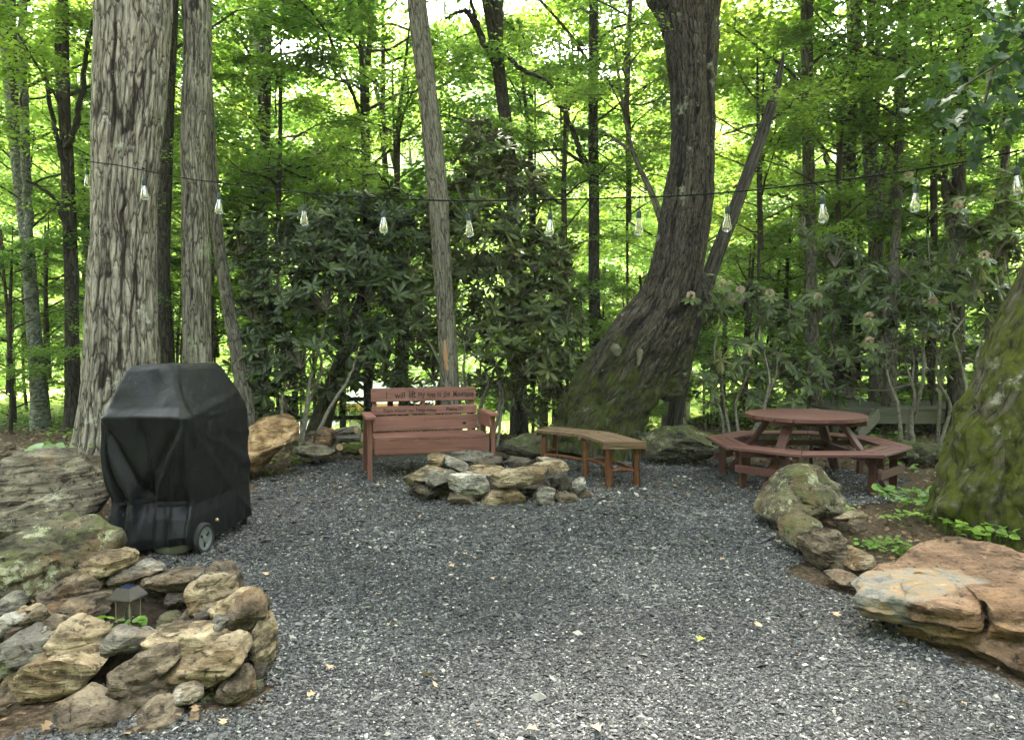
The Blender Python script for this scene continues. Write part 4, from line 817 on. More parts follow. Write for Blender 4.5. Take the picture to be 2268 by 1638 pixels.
ST = [
# --- near ring
(Z2, 'large golden slab-sided stone low at the left of the near stone ring', 3.16, .30, 'gold', .3, [(115,1130),(120,1030),(300,935),(420,905),(560,890),(720,960),(725,1000),(620,1120),(540,1165),(350,1215),(160,1205)]),
(Z2, 'big blocky rust and white stone in the front middle of the near ring', 3.16, .30, 'brown', .2, [(760,1040),(780,960),(850,910),(880,880),(960,875),(1150,880),(1240,890),(1245,950),(1160,1030),(1220,1130),(1275,1280),(1170,1270),(950,1220),(800,1120)]),
(Z2, 'long tan slab leaning up to the right on the front of the near ring', 3.2, .26, 'tan', .35, [(1165,1040),(1300,940),(1480,850),(1600,810),(1700,785),(1770,790),(1790,860),(1780,950),(1700,985),(1500,1080),(1380,1120),(1270,1125),(1200,1090)]),
(Z2, 'flat tan capstone with a layered edge right of the lantern', 3.3, .26, 'gold', .7, [(1040,800),(1070,765),(1200,735),(1400,725),(1520,745),(1590,810),(1560,840),(1400,865),(1240,880),(1100,850)]),
(Z2, 'small grey capstone in front of the lantern', 3.32, .24, 'grey', .5, [(740,780),(800,750),(1000,750),(1060,770),(1030,850),(1000,880),(880,880),(790,850)]),
(Z2, 'rusty orange capstone with a white edge left of the lantern', 3.3, .26, 'gold', .6, [(365,760),(440,710),(540,690),(640,735),(720,770),(745,830),(800,880),(760,930),(640,900),(500,850),(400,830)]),
(Z2, 'smooth rounded grey stone above the large golden stone', 3.25, .26, 'grey', .3, [(10,870),(80,800),(170,755),(260,760),(340,820),(370,880),(350,940),(250,950),(170,970),(60,910)]),
(Z2, 'upright tan slab closing the right end of the near ring', 3.42, .26, 'tan', .2, [(1770,780),(1830,660),(1880,690),(1905,800),(1915,960),(1900,1040),(1870,990),(1790,940),(1780,860)]),
(Z2, 'dull brown rounded stone perched on the right end of the near ring', 3.45, .24, 'brown', .3, [(1590,630),(1600,560),(1700,510),(1800,495),(1845,530),(1860,620),(1810,720),(1740,760),(1660,740),(1640,680)]),
(Z2, 'narrow golden wedge under the perched dull brown stone', 3.55, .24, 'gold', .5, [(1420,640),(1500,580),(1640,495),(1710,480),(1740,520),(1640,580),(1590,630),(1560,655),(1440,670)]),
(Z2, 'grey triangular stone between the tan capstone and the perched stone', 3.4, .2, 'grey', .5, [(1420,720),(1500,670),(1640,645),(1650,700),(1600,770),(1580,810),(1520,745)]),
(Z2, 'broad pale flat stone sloping inward on the back right of the near ring', 3.75, .22, 'tan', .6, [(1315,420),(1330,370),(1500,328),(1580,330),(1690,470),(1600,510),(1500,580),(1330,650),(1370,560),(1340,500)]),
(Z2, 'long brown slab bridging the back of the near ring', 3.92, .24, 'brown', .5, [(960,400),(1050,380),(1200,345),(1330,335),(1400,340),(1340,390),(1310,450),(1200,460),(1000,440)]),
(Z2, 'thin grey-brown slab lying below the grill wheel end', 4.02, .28, 'grey', .6, [(680,370),(800,320),(900,300),(1200,285),(1225,300),(1150,335),(950,370),(800,378)]),
(Z2, 'bright golden layered slab on top of the ring below the grill', 4.0, .3, 'gold', .4, [(525,270),(560,225),(800,200),(910,215),(930,270),(880,310),(700,345),(560,350)]),
(Z2, 'long brown tapering stone rising to the right at the back left of the near ring', 3.85, .28, 'brown', .5, [(230,575),(330,480),(460,370),(600,355),(680,365),(695,440),(600,500),(450,545),(340,560)]),
(Z2, 'brown stone with a white fleck left of the lantern inside the ring', 3.75, .28, 'brown', .4, [(350,640),(360,560),(640,475),(700,510),(770,600),(740,650),(600,690),(480,680)]),
(Z2, 'rusty upright stone directly behind the lantern', 4.02, .2, 'gold', .1, [(705,480),(700,390),(750,375),(960,375),(980,420),(960,500),(860,560),(760,580),(715,570)]),
(Z2, 'dark flat stone right of the lantern under the bridging slab', 3.98, .24, 'dark', .3, [(980,480),(1100,455),(1200,460),(1260,500),(1200,570),(1010,580)]),
(Z2, 'small lichen-speckled stone on the soil inside the near ring', 3.62, .16, 'lichen', .3, [(1100,700),(1120,650),(1200,630),(1270,665),(1280,710),(1220,735),(1130,735)]),
(Z2, 'small brown stone tucked right of the speckled stone inside the ring', 3.66, .14, 'brown', .3, [(1275,650),(1300,610),(1380,640),(1410,700),(1380,725),(1290,720)]),
(Z2, 'small white stone at the left edge of the near ring', 3.38, .14, 'white', .4, [(-20,690),(20,650),(80,635),(165,655),(170,690),(120,712),(0,715)]),
(Z2, 'upright brown shard among the small stones at the left edge', 3.4, .12, 'brown', .2, [(180,740),(185,660),(260,600),(340,585),(350,620),(300,700),(200,745)]),
(Z2, 'small brown pointed stone right of the upright shard', 3.38, .12, 'brown', .4, [(300,690),(370,640),(430,650),(458,690),(440,715),(350,735)]),
(Z2, 'tiny pale cube-like stone below the small pointed stone', 3.33, .1, 'white', .3, [(250,755),(290,715),(360,740),(350,780),(270,765)]),
(Z2, 'tiny round pinkish stone above the small white stone', 3.45, .08, 'gold', .2, [(120,620),(150,585),(190,590),(200,620),(160,655),(130,640)]),
(Z2, 'grey stone at the left edge under the lichen boulder', 3.6, .24, 'grey', .3, [(-60,600),(0,540),(40,500),(100,530),(150,590),(110,625),(0,640)]),
(Z2, 'tiny flat tan stone touching the top of the upright shard', 3.48, .1, 'tan', .5, [(190,590),(220,578),(260,580),(290,600),(220,640)]),
(Z2, 'round grey stone cut by the left edge below the small white stone', 3.3, .2, 'grey', .2, [(-60,760),(0,722),(50,735),(65,780),(0,845),(-50,840)]),
(Z2, 'small dark brown stone between the round grey stone and the shard', 3.34, .12, 'brown', .3, [(65,760),(90,730),(150,730),(155,765),(100,790)]),
(Z2, 'brown boulder cut by the left edge at the lower corner', 3.08, .3, 'brown', .3, [(-120,1200),(0,1160),(60,1125),(130,1200),(150,1260),(110,1380),(0,1395),(-110,1380)]),
(Z2, 'broad brown stone lying at the foot of the near ring', 2.98, .30, 'brown', .3, [(280,1280),(450,1200),(530,1175),(700,1210),(850,1230),(950,1250),(900,1370),(850,1420),(680,1440),(480,1410),(320,1340)]),
(Z2, 'brown pentagonal stone lowest and nearest on the gravel edge', 2.93, .24, 'brown', .3, [(880,1430),(930,1320),(1050,1260),(1160,1290),(1270,1400),(1260,1450),(1170,1510),(940,1512)]),
(Z2, 'small pale grey wedge under the long leaning slab', 3.06, .16, 'white', .2, [(1220,1160),(1240,1140),(1400,1105),(1430,1150),(1420,1190),(1350,1250),(1285,1270),(1240,1210)]),
(Z2, 'rounded pitted brown stone at the right foot of the near ring', 3.12, .22, 'brown', .2, [(1540,1180),(1570,1060),(1640,1030),(1700,1060),(1740,1130),(1765,1190),(1700,1245),(1600,1240)]),
(Z2, 'dark banded stone under the right end of the leaning slab', 3.28, .2, 'dark', .3, [(1640,1020),(1740,985),(1860,1010),(1880,1060),(1810,1095),(1720,1080)]),
(Z2, 'small olive stone beside the rounded pitted stone', 3.2, .12, 'mossy', .3, [(1735,1110),(1790,1080),(1850,1130),(1830,1170),(1770,1190)]),
(Z2, 'low mossy stone sunk in the soil behind the nearest brown stone', 3.12, .26, 'mossy', .5, [(1250,1330),(1330,1240),(1450,1215),(1550,1240),(1560,1300),(1450,1360),(1330,1370)]),
(Z2, 'shaded stone behind the broad foot stone of the near ring', 3.2, .26, 'dark', .2, [(60,1250),(200,1200),(420,1150),(520,1180),(420,1290),(250,1310)]),  # dark stones from here are gap fillers, crevice shade put into their colour
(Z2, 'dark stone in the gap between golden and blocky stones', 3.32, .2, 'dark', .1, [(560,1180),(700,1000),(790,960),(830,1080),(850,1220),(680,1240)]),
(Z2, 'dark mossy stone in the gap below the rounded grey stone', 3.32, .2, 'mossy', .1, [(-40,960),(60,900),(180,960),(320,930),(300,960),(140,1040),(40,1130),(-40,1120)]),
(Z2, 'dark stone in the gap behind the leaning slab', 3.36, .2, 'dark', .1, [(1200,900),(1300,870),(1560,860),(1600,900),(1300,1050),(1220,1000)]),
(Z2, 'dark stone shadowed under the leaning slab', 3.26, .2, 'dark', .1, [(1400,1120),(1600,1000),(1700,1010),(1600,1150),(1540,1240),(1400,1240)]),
(Z2, 'flat brown stone filling the back right rim behind the broad pale stone', 3.9, .26, 'brown', .5, [(1380,330),(1480,300),(1600,320),(1700,400),(1720,480),(1640,470),(1560,360)]),
(Z2, 'brown stone under the thin wedge at the right rim of the ring', 3.62, .26, 'dark', .3, [(1350,640),(1450,600),(1560,640),(1520,720),(1420,760),(1370,720)]),
(Z2, 'dark stone holding up the bridging slab at the back of the ring', 3.95, .26, 'dark', .2, [(1180,450),(1330,440),(1380,520),(1360,600),(1230,600)]),
(Z2, 'squat brown stone between the perched stone and the upright tan slab', 3.5, .26, 'brown', .3, [(1640,740),(1740,720),(1800,760),(1780,830),(1680,840),(1600,800)]),
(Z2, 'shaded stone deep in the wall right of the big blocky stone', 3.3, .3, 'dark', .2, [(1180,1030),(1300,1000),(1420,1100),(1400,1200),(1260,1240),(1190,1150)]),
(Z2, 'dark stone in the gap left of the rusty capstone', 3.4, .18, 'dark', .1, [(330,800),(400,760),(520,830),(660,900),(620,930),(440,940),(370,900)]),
# --- fire pit
(Z3, 'long pale slab on the left rim of the fire pit', 7.1, .3, 'tan', .5, [(490,780),(500,740),(600,690),(700,658),(800,650),(815,670),(700,710),(600,760),(540,790)]),
(Z3, 'smooth grey-tan stone second from the left on the fire pit front', 7.0, .3, 'grey', .4, [(630,770),(640,720),(700,685),(780,690),(850,705),(780,730),(770,760),(700,790),(650,785)]),
(Z3, 'greenish dark stone at the lower left of the fire pit', 7.0, .3, 'dark', .3, [(570,800),(590,760),(640,770),(700,810),(760,840),(740,870),(680,865),(620,830)]),
(Z3, 'dark stone at the far left foot of the fire pit', 7.2, .26, 'dark', .3, [(515,800),(560,785),(590,820),(640,850),(600,856),(530,838)]),
(Z3, 'white-streaked blocky stone in the front of the fire pit', 6.9, .3, 'white', .3, [(775,740),(800,715),(900,710),(1000,725),(1015,770),(1030,810),(980,830),(850,830),(780,800)]),
(Z3, 'longest tan stone, a boat shape on the fire pit front', 6.9, .3, 'tan', .4, [(1020,760),(1060,720),(1150,690),(1300,675),(1400,680),(1428,700),(1400,760),(1370,795),(1200,798),(1060,805),(1020,790)]),
(Z3, 'slim branch-like stone lying crosswise over the fire pit rim', 7.3, .2, 'grey', .8, [(738,625),(780,590),(840,625),(900,655),(925,700),(890,708),(840,680),(800,660),(745,645)]),
(Z3, 'long flat dark slab at the back of the fire pit', 8.15, .34, 'grey', .4, [(770,600),(820,570),(900,563),(1040,572),(1050,600),(980,620),(900,625),(860,640),(800,615)]),
(Z3, 'golden stone at the back left of the fire pit', 7.95, .3, 'gold', .3, [(648,600),(700,583),(760,600),(750,630),(760,650),(690,655),(655,630)]),
(Z3, 'thin tan slab lying inside the fire pit front rim', 7.15, .28, 'gold', .8, [(910,665),(1000,665),(1090,668),(1138,680),(1100,710),(1040,720),(950,715),(920,695)]),
(Z3, 'dark pointed stone at the back middle of the fire pit', 7.95, .28, 'dark', .3, [(940,640),(980,625),(1060,595),(1130,610),(1140,660),(1060,665),(950,665)]),
(Z3, 'dark reddish stone at the back right of the fire pit', 7.85, .28, 'dark', .3, [(1140,640),(1180,610),(1280,605),(1335,625),(1310,655),(1220,688),(1160,675)]),
(Z3, 'rounded tan stone on the right rim of the fire pit', 7.35, .34, 'gold', .5, [(1310,655),(1380,645),(1450,630),(1545,635),(1548,665),(1500,690),(1440,710),(1380,685)]),
(Z3, 'small grey stone behind the rounded tan rim stone', 7.8, .24, 'grey', .4, [(1330,630),(1345,605),(1440,608),(1470,625),(1400,650),(1340,650)]),
(Z3, 'charcoal grey stone right of the longest tan stone', 7.1, .3, 'dark', .3, [(1410,740),(1450,710),(1530,703),(1575,740),(1560,790),(1490,812),(1420,790)]),
(Z3, 'pale angular stone at the right edge of the fire pit', 7.2, .24, 'white', .3, [(1540,800),(1570,760),(1580,728),(1640,745),(1635,780),(1590,832),(1555,835)]),
(Z3, 'squat brown stone at the left of the fire pit bottom row', 6.85, .3, 'brown', .3, [(780,860),(800,835),(900,838),(970,850),(965,880),(900,905),(810,900)]),
(Z3, 'golden wedge in the middle of the fire pit bottom row', 6.83, .3, 'gold', .3, [(975,860),(1080,820),(1250,803),(1262,830),(1230,900),(1100,908),(990,895)]),
(Z3, 'grey pyramid-shaped stone in the fire pit bottom row', 6.83, .28, 'grey', .3, [(1268,880),(1290,840),(1390,797),(1445,815),(1440,850),(1430,900),(1330,908)]),
(Z3, 'dark brown stone right of the grey pyramid stone', 6.95, .3, 'brown', .3, [(1448,830),(1500,810),(1580,850),(1590,870),(1540,890),(1450,887)]),
(Z3, 'low flat brown stone at the right foot of the fire pit', 7.15, .3, 'brown', .5, [(1575,840),(1640,815),(1690,845),(1620,868),(1580,866)]),
(Z3, 'dark stone in the left gap of the fire pit wall', 7.12, .2, 'dark', .1, [(640,780),(780,750),(800,840),(760,880),(680,860)]),  # fillers behind the pit wall, coloured dark for the shade between stones
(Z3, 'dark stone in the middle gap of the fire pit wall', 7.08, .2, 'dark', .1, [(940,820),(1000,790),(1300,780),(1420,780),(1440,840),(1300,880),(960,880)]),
# --- left boulders
(Z1, 'broad layered boulder sloping up beside the grill', 6.2, 1.1, 'streak', .9, [(-260,1000),(-100,960),(0,930),(100,880),(300,850),(500,830),(620,850),(645,900),(620,980),(590,1060),(580,1130),(400,1200),(200,1270),(0,1320),(-260,1330)]),
(Z1, 'lower layer of grey rock under the broad layered boulder', 5.6, .8, 'streak', .6, [(-260,1240),(0,1240),(150,1170),(400,1100),(560,1060),(590,1100),(580,1200),(480,1290),(200,1330),(0,1400),(-260,1450)]),
(Z1, 'rounded boulder spotted with pale green lichen at the left edge', 4.55, .7, 'lichen', .35, [(-200,1560),(-140,1470),(0,1460),(100,1330),(170,1270),(400,1250),(560,1250),(640,1310),(700,1370),(712,1480),(640,1560),(500,1640),(380,1720),(200,1780),(60,1740),(-180,1700)]),
(ZD, 'brown mossy boulder behind the hosta at the far left', 7.6, .6, 'brown', .4, [(-60,990),(0,975),(30,990),(52,1010),(60,1040),(-60,1050)]),
(Z1, 'large orange sandstone boulder emerging behind the grill', 8.2, .8, 'orange', .3, [(1420,960),(1460,700),(1600,632),(1800,622),(1900,612),(1960,640),(1968,690),(1930,740),(1800,800),(1740,880),(1640,975),(1500,1010)]),
(ZD, 'flat ledge stone between the orange boulder and the log pile', 8.9, .5, 'streak', .5, [(650,1000),(665,988),(700,984),(735,995),(740,1008),(700,1012)]),
(ZD, 'reddish stone at the foot of the rhododendron stems', 9.3, .3, 'red', .3, [(700,960),(715,948),(735,952),(745,975),(725,990),(705,985)]),
(ZD, 'brown stone left of the reddish stone below the rhododendron', 9.35, .3, 'brown', .3, [(675,968),(690,955),(706,965),(708,985),(685,990)]),
# --- behind
(ZD, 'mossy dark boulder between the red bench and the curved log bench', 9.1, .6, 'mossy', .4, [(1108,985),(1125,970),(1170,965),(1205,970),(1225,985),(1215,1006),(1160,1010),(1112,1003)]),
(ZD, 'wide dark boulder with a mossy top between the bent oak and the picnic table', 9.0, .9, 'mossy', .4, [(1428,968),(1450,952),(1500,946),(1560,952),(1590,962),(1600,990),(1580,1008),(1530,1014),(1470,1006),(1440,995)]),
(ZD, 'low moss-green boulder right of the picnic table', 9.0, .7, 'mossy', .5, [(1980,990),(2010,980),(2060,982),(2100,990),(2110,1010),(2060,1028),(2000,1028),(1975,1015)]),
# --- right border
(Z4, 'biggest border boulder, olive with pale spots, in front of the picnic table', 6.1, .7, 'lichen', .3, [(475,940),(480,820),(520,740),(600,660),(720,600),(900,585),(980,610),(1030,700),(1000,770),(960,880),(850,890),(700,900),(560,960)]),
(Z4, 'grey-green stone in front of the biggest border boulder', 5.35, .4, 'mossy', .3, [(565,1020),(600,950),(680,905),(800,905),(855,930),(840,990),(760,1060),(660,1092),(600,1060)]),
(Z4, 'dark brown upright stone in the middle of the right border', 4.95, .4, 'brown', .3, [(765,1080),(800,1020),(870,950),(960,980),(1020,1060),(1020,1150),(980,1240),(930,1285),(850,1230),(790,1130)]),
(Z4, 'rounded tan-brown stone between the dark upright stone and the red boulder', 4.75, .3, 'tan', .3, [(1000,1230),(1030,1150),(1100,1115),(1180,1130),(1195,1160),(1130,1240),(1060,1272),(1010,1270)]),
(Z4, 'flat brown stone at the tip of the red boulder', 4.5, .3, 'brown', .6, [(945,1285),(1100,1270),(1120,1300),(1050,1340),(990,1320)]),
(Z4, 'small reddish rotten stone behind the grey-green border stone', 5.9, .2, 'red', .3, [(860,905),(900,885),(950,890),(965,930),(900,945)]),
(Z4, 'flat tan stone in the planting bed behind the border', 5.8, .26, 'tan', .7, [(960,900),(1040,865),(1140,860),(1180,880),(1100,920),(1000,925)]),
(Z4, 'small brown flat stone lower in the planting bed', 5.5, .22, 'brown', .7, [(1060,950),(1120,915),(1190,930),(1170,960),(1100,975)]),
]
for (xf, lab, d, T, mat, sl_, poly) in ST:
    rock('boulder' if 'boulder' in lab else 'stone', lab, 'boulder' if 'boulder' in lab else 'stone', poly, xf, d, T, mat, sl_, p=.55 if 'boulder' in lab else .40,
         group='stones of the near ring' if xf is Z2 else 'stones of the fire pit' if xf is Z3 else None)
# big red boulder: two beds of rock, built from plan outlines
def ledge(name, top_px, ztop, zbot, mat, label=None, parent=None, seed=0, under=.25, dome=.05, res=.03):
    """rock bed: plan outline from pixels at height ztop(x) ; sides broken, under-cut"""
    P = np.array([tuple(gnd(x, y, z))[:2] for x, y, z in top_px]); c = P.mean(0); n = len(P); zt = np.array([z for _, _, z in top_px])
    nu = 260; Pc = crom(np.vstack([np.column_stack([P, zt]), [*P[0], zt[0]]]), nu + 1)[:-1]
    rows = []
    fr = [(f_, 0, 0) for f_ in np.linspace(0, .93, 48)] + [(.955, 0, -.003), (.975, 0, -.010), (.99, 0, -.022), (1.0, 0, -.045)]
    zc = zt.mean() + dome
    for f, _, dz in fr:
        xy = c + (Pc[:, :2] - c) * f; z = zc + (Pc[:, 2] - zc) * f ** 2 + dz; rows.append(np.column_stack([xy, z]))
    for g in np.linspace(.06, 1, 26):
        off = 1.0 + .012 * math.sin(g * 9) - under * max(0, g - .15) ** 1.3; xy = c + (Pc[:, :2] - c) * off
        rows.append(np.column_stack([xy, Pc[:, 2] - .045 + (zbot - Pc[:, 2] + .045) * g]))
    V = np.vstack(rows); nrow = len(rows)
    q = V * 2.2; rimw = np.repeat([min(1, f[0] * 1.2) for f in fr] + [1.3] * 26, nu)
    step = fbm(np.stack([V[:, 0] * 1.6, V[:, 1] * 1.6, V[:, 2] * 0], -1), seed, 3); ter = np.floor(step * 5) / 5
    V[:, 2] += (.02 * ter + .010 * np.tanh(8 * noise3(V * [2.6, 2.6, .1], seed + 21))) * (rimw < 1.01) + .016 * fbm(q * 2.2, seed + 2, 4) + .006 * fbm(V * [14, 14, 5], seed + 4, 3) - .016 * np.exp(-(noise3(V * [1.3, 1.3, 0], seed + 31) / .035) ** 2) * (rimw < 1.1)
    out = unit(V[:, :2] - c); V[:, :2] += out * ((.05 * fbm(q * 1.3, seed + 3, 4) + .016 * np.tanh(3 * noise3(V * [3, 3, 26], seed + 6)) + .012 * fbm(V * [9, 9, 30], seed + 7, 3)) * rimw)[:, None]
    cc = np.array([*c, zbot]); V -= cc
    me = mesh_np(name, V, grid_faces(nu, nrow)[:, ::-1], True); me.set_sharp_from_angle(angle=R(40))
    o = link(name, me, mat, parent, None if parent else tuple(cc))
    if parent is not None: o.location = Vector(cc) - parent.location
    if label: tag(o, label, 'boulder')
    return o
RB = empty('boulder', (gnd(2080, 1330, .2))); tag(RB, 'huge flat rust-red boulder with a cream patch at the lower right', 'boulder')
mR, nt, b = newmat('rusty boulder with cream patch')
RM['red2'] = RM['red'].copy(); nt = RM['red2'].node_tree; b = nt.nodes['Principled BSDF']
lnk = [l for l in nt.links if l.to_socket == b.inputs['Base Color']][0]; src = lnk.from_socket
v = nd(nt, 'TexCoord').outputs['Object']; n0 = noise(nt, v, 3.4, 5, .6); n1 = noise(nt, v, 9, 6, .7); sep = nd(nt, 'SeparateXYZ', {0: v})
dx = nd(nt, 'VectorMath', {0: v, 1: (-.36, .02, 0)}, operation='SUBTRACT').outputs[0]; dx = nd(nt, 'VectorMath', {0: dx, 1: (1.15, 2.7, 0)}, operation='MULTIPLY').outputs[0]
ln = nd(nt, 'VectorMath', {0: dx}, operation='LENGTH').outputs['Value']; a = nd(nt, 'MapRange', {0: ln, 1: 0, 2: 1, 3: .75, 4: -.25}).outputs[0]
a = nd(nt, 'Math', {0: a, 1: nd(nt, 'Math', {0: n0, 1: .5}, operation='MULTIPLY').outputs[0]}, operation='ADD').outputs[0]
pc = ramp(nt, n1, [(.36, (.11, .108, .10)), (.45, (.19, .175, .155)), (.54, (.24, .155, .08)), (.66, (.33, .275, .20))])
nt.links.new(mixc(nt, ramp(nt, a, [(.42, G(0)), (.5, G(.92))]), src, pc), b.inputs['Base Color'])
ledge('upper_bed', [(1877, 1296, .27), (1900, 1262, .27), (1960, 1238, .30), (2030, 1205, .34), (2090, 1190, .36), (2160, 1192, .38), (2268, 1212, .38), (2420, 1250, .36), (2400, 1330, .33), (2280, 1345, .30), (2200, 1345, .28), (2190, 1310, .30), (2175, 1330, .27), (2165, 1352, .24), (2080, 1338, .25), (2000, 1330, .24), (1940, 1318, .25)], .3, .10, RM['red2'], parent=RB, seed=3, under=.28, dome=.0)
ledge('lower_bed', [(1985, 1372, .10), (2040, 1335, .12), (2150, 1290, .16), (2250, 1270, .22), (2420, 1270, .26), (2700, 1350, .2), (2700, 1560, .1), (2420, 1490, .12), (2300, 1455, .13), (2200, 1425, .11), (2090, 1395, .09)], .15, -.03, RM['red'], parent=RB, seed=9, under=.15, dome=.08)
# soil heaped inside the near ring
def mound(px, py, d, r, z, mat, name, amp=.03, seed=1):
    c = at(px, py, d); n = 40; k = 14; th = np.arange(n) / n * 6.2832; rr = np.linspace(0.02, 1, k)
    Rr, T = np.meshgrid(rr, th, indexing='ij'); x = c.x + r * (Rr * np.cos(T)).ravel(); y = d + r * (Rr * np.sin(T)).ravel()
    zz = z * (1 - sst(.75, 1.0, Rr.ravel())) - .02 + amp * fbm(np.stack([x * 6, y * 6, x * 0], -1), seed)
    tag(link(name, mesh_np(name, np.stack([x, y, zz], -1), grid_faces(n, k), True), mat), kind='structure')
M['humus'] = plain('dark humus', (.022, .016, .011), 1, .05, var=.7, sc=30, bs=.8); mound(290, 1400, 3.66, .50, .15, M['humus'], 'soil'); M['ash'] = plain('ash and charcoal', (.03, .028, .026), 1, .05, var=.6, sc=30)
mound(1092, 1060, 7.55, .62, .06, M['ash'], 'ash_bed')
# ================================================================== LOG PILE
mb_log = plain('pale log ends', (.30, .20, .12), .9, .1, var=.35, sc=20)
for (x0, y0, x1, y1, w, d, lab) in ((745, 958, 790, 952, 9, 9.3, 'topmost brown log of the pile left of the bench'), (748, 972, 800, 968, 11, 9.3, 'lichen-ended log in the middle of the pile left of the bench'), (760, 997, 803, 995, 12, 9.15, 'mossy log lying lowest and right in the pile'), (735, 1000, 752, 990, 8, 9.1, 'short log stub at the left foot of the pile')):
    a, b_ = at(x0, y0, d + .1), at(x1, y1, d - .1); t = empty('log', a); tag(t, lab, 'log', 'logs piled left of the bench'); r = w * d / FPX; e = b_ - a; mb = MB()
    Q = np.array([[0, 0, 0], e * .5 + Vector((0, 0, .01)), e]); mb.tube(crom(Q, 10) + rng.normal(0, .004, (10, 3)), r, 16); mb.build('bark', M['bark_moss'] if 'mossy' in lab else M['bark_slim'], t)
    mb = MB(); u = e.normalized(); mb.tube([e * 1.0, e + u * .006], r * .93, 16); mb.build('cut_end', mb_log, t)
# ================================================================== RED BENCH
M['redwood'] = wood_mat('red-brown stained boards', (.13, .052, .042), (.20, .085, .068), 0, (.07, .022, .017), .65, .6, worn_glint=(.29, .15, .125))
M['redwood_z'] = wood_mat('red-brown stained posts', (.13, .05, .04), (.19, .078, .062), 2, (.06, .02, .015), .65, .6)
M['redwood_y'] = wood_mat('red-brown stained arms', (.155, .06, .05), (.23, .094, .078), 1, (.13, .035, .025), .65, .35)
M['ink'] = plain('black ink', (.02, .014, .014), .8, .1, bs=0)
def bench():
    t = empty('bench', (-.90, 8.30, .0), R(16)); tag(t, 'red-brown wooden bench with a handwritten verse on its back', 'bench')
    w = .60; x_ = w + .055
    rk = R(13)                                        # rake of the back
    by, bz = .20, .42
    def bk(z): return by + (z - bz) * math.tan(rk)
    board('seat', (0, -.01, .435), M['redwood'], t, 2 * w + .02, .44, .035)
    board('apron', (0, -.235, .345), M['redwood'], t, 2 * w + .02, .035, .135)
    for s in (-1, 1):
        board('seat_rail', (s * (w - .03), -.0, .36), M['redwood_y'], t, .035, .42, .10)
        board('front_leg', (s * x_, -.21, .325), M['redwood_z'], t, .045, .09, .65)
        board('rear_leg', (s * (x_ + .004), .245, .33), M['redwood_z'], t, .045, .085, .69, (R(14), 0, 0))
        board('armrest', (s * (x_ - .005), -.03, .665), M['redwood_y'], t, .105, .58, .03)
        board('arm_panel', (s * (x_ - .040), -.055, .585), M['redwood_y'], t, .030, .48, .12)
    for (n_, z, h, nm) in ((0, .855, .150, 'top_board'), (1, .685, .095, 'middle_board'), (2, .545, .165, 'lower_board')):
        o = board(nm, (0, bk(z), z), M['redwood'], t, 2 * w - .02 - .0 * n_, .03, h, (-rk, 0, 0))
        if n_ < 2:
            def write(txt, x0, x1, dz, size, sh=.12):
                cu = bpy.data.curves.new('w', 'FONT'); cu.body = txt; cu.size = size; cu.shear = sh; cu.extrude = .0012; cu.offset = .0010 * size / .1
                tmp = bpy.data.objects.new('w', cu); COL.objects.link(tmp); dg = bpy.context.evaluated_depsgraph_get()
                me = bpy.data.meshes.new_from_object(tmp.evaluated_get(dg)); bpy.data.objects.remove(tmp)
                q = bpy.data.objects.new('writing', me); COL.objects.link(q); me.materials.clear(); me.materials.append(M['ink']); q.parent = o
                xs_ = [vt.co.x for vt in me.vertices]; k_ = (x1 - x0) / (max(xs_) - min(xs_)); mn = min(xs_)
                q.location = (x0, -.0165, dz); q.rotation_euler = (R(90), 0, 0)
                for vt in me.vertices: vt.co.x = (vt.co.x - mn) * k_; vt.co.y += .004 * math.sin(vt.co.x * 40 + x0 * 50); vt.co.x += .0015 * math.sin(vt.co.y * 120 + vt.co.x * 40)
            if n_ == 0:
                for wd in (('I', -.425, -.415, -.045, .125), ('will', -.33, -.215, -.04, .095), ('lift', -.175, -.10, -.035, .115), ('my', -.07, .01, -.025, .09), ('eyes', .03, .125, -.03, .085), ('to', .145, .19, -.03, .085), ('the', .215, .29, -.03, .09), ('Mountains', .325, .56, -.035, .10)): write(*wd)
            else:
                for wd in (('from', -.46, -.36, -.02, .06), ('whence', -.34, -.21, -.02, .055), ('my', -.18, -.12, -.018, .055), ('help', -.10, .0, -.02, .06), ('comes', .015, .13, -.02, .055), ('Psalm', .24, .36, -.02, .058), ('121', .38, .43, -.018, .05)): write(*wd)
    for x in (-w + .05, -.01, w - .05):
        board('back_post', (x, bk(.66) + .035, .64), M['redwood_z'], t, .045, .04, .58, (-rk, 0, 0))
    for x in (-w + .05, -.01, w - .05):
        for z in (.90, .81, .69, .57):
            mbs = MB(); VV, FF = lathe([(0, .001), (.0045, .001), (.005, 0)], 8); VV = VV[:, [0, 2, 1]] * [1, -1, 1]; mbs.add(VV, FF); s_ = mbs.build('screw', M['ink'], t); s_.location = (x, bk(z) - .0165, z); s_.rotation_euler = (-rk, 0, 0)
    # knot in the lower board
    mb = MB(); VV, FF = lathe([(0, .002), (.006, .003), (.016, .003), (.02, 0)], 14); VV = VV[:, [0, 2, 1]] * [1.2, -1, .8]; mb.add(VV, FF); k = mb.build('knot', M['ink'], t); k.location = (.44, bk(.53) - .0165, .53); k.rotation_euler = (-rk, 0, 0)
bench()
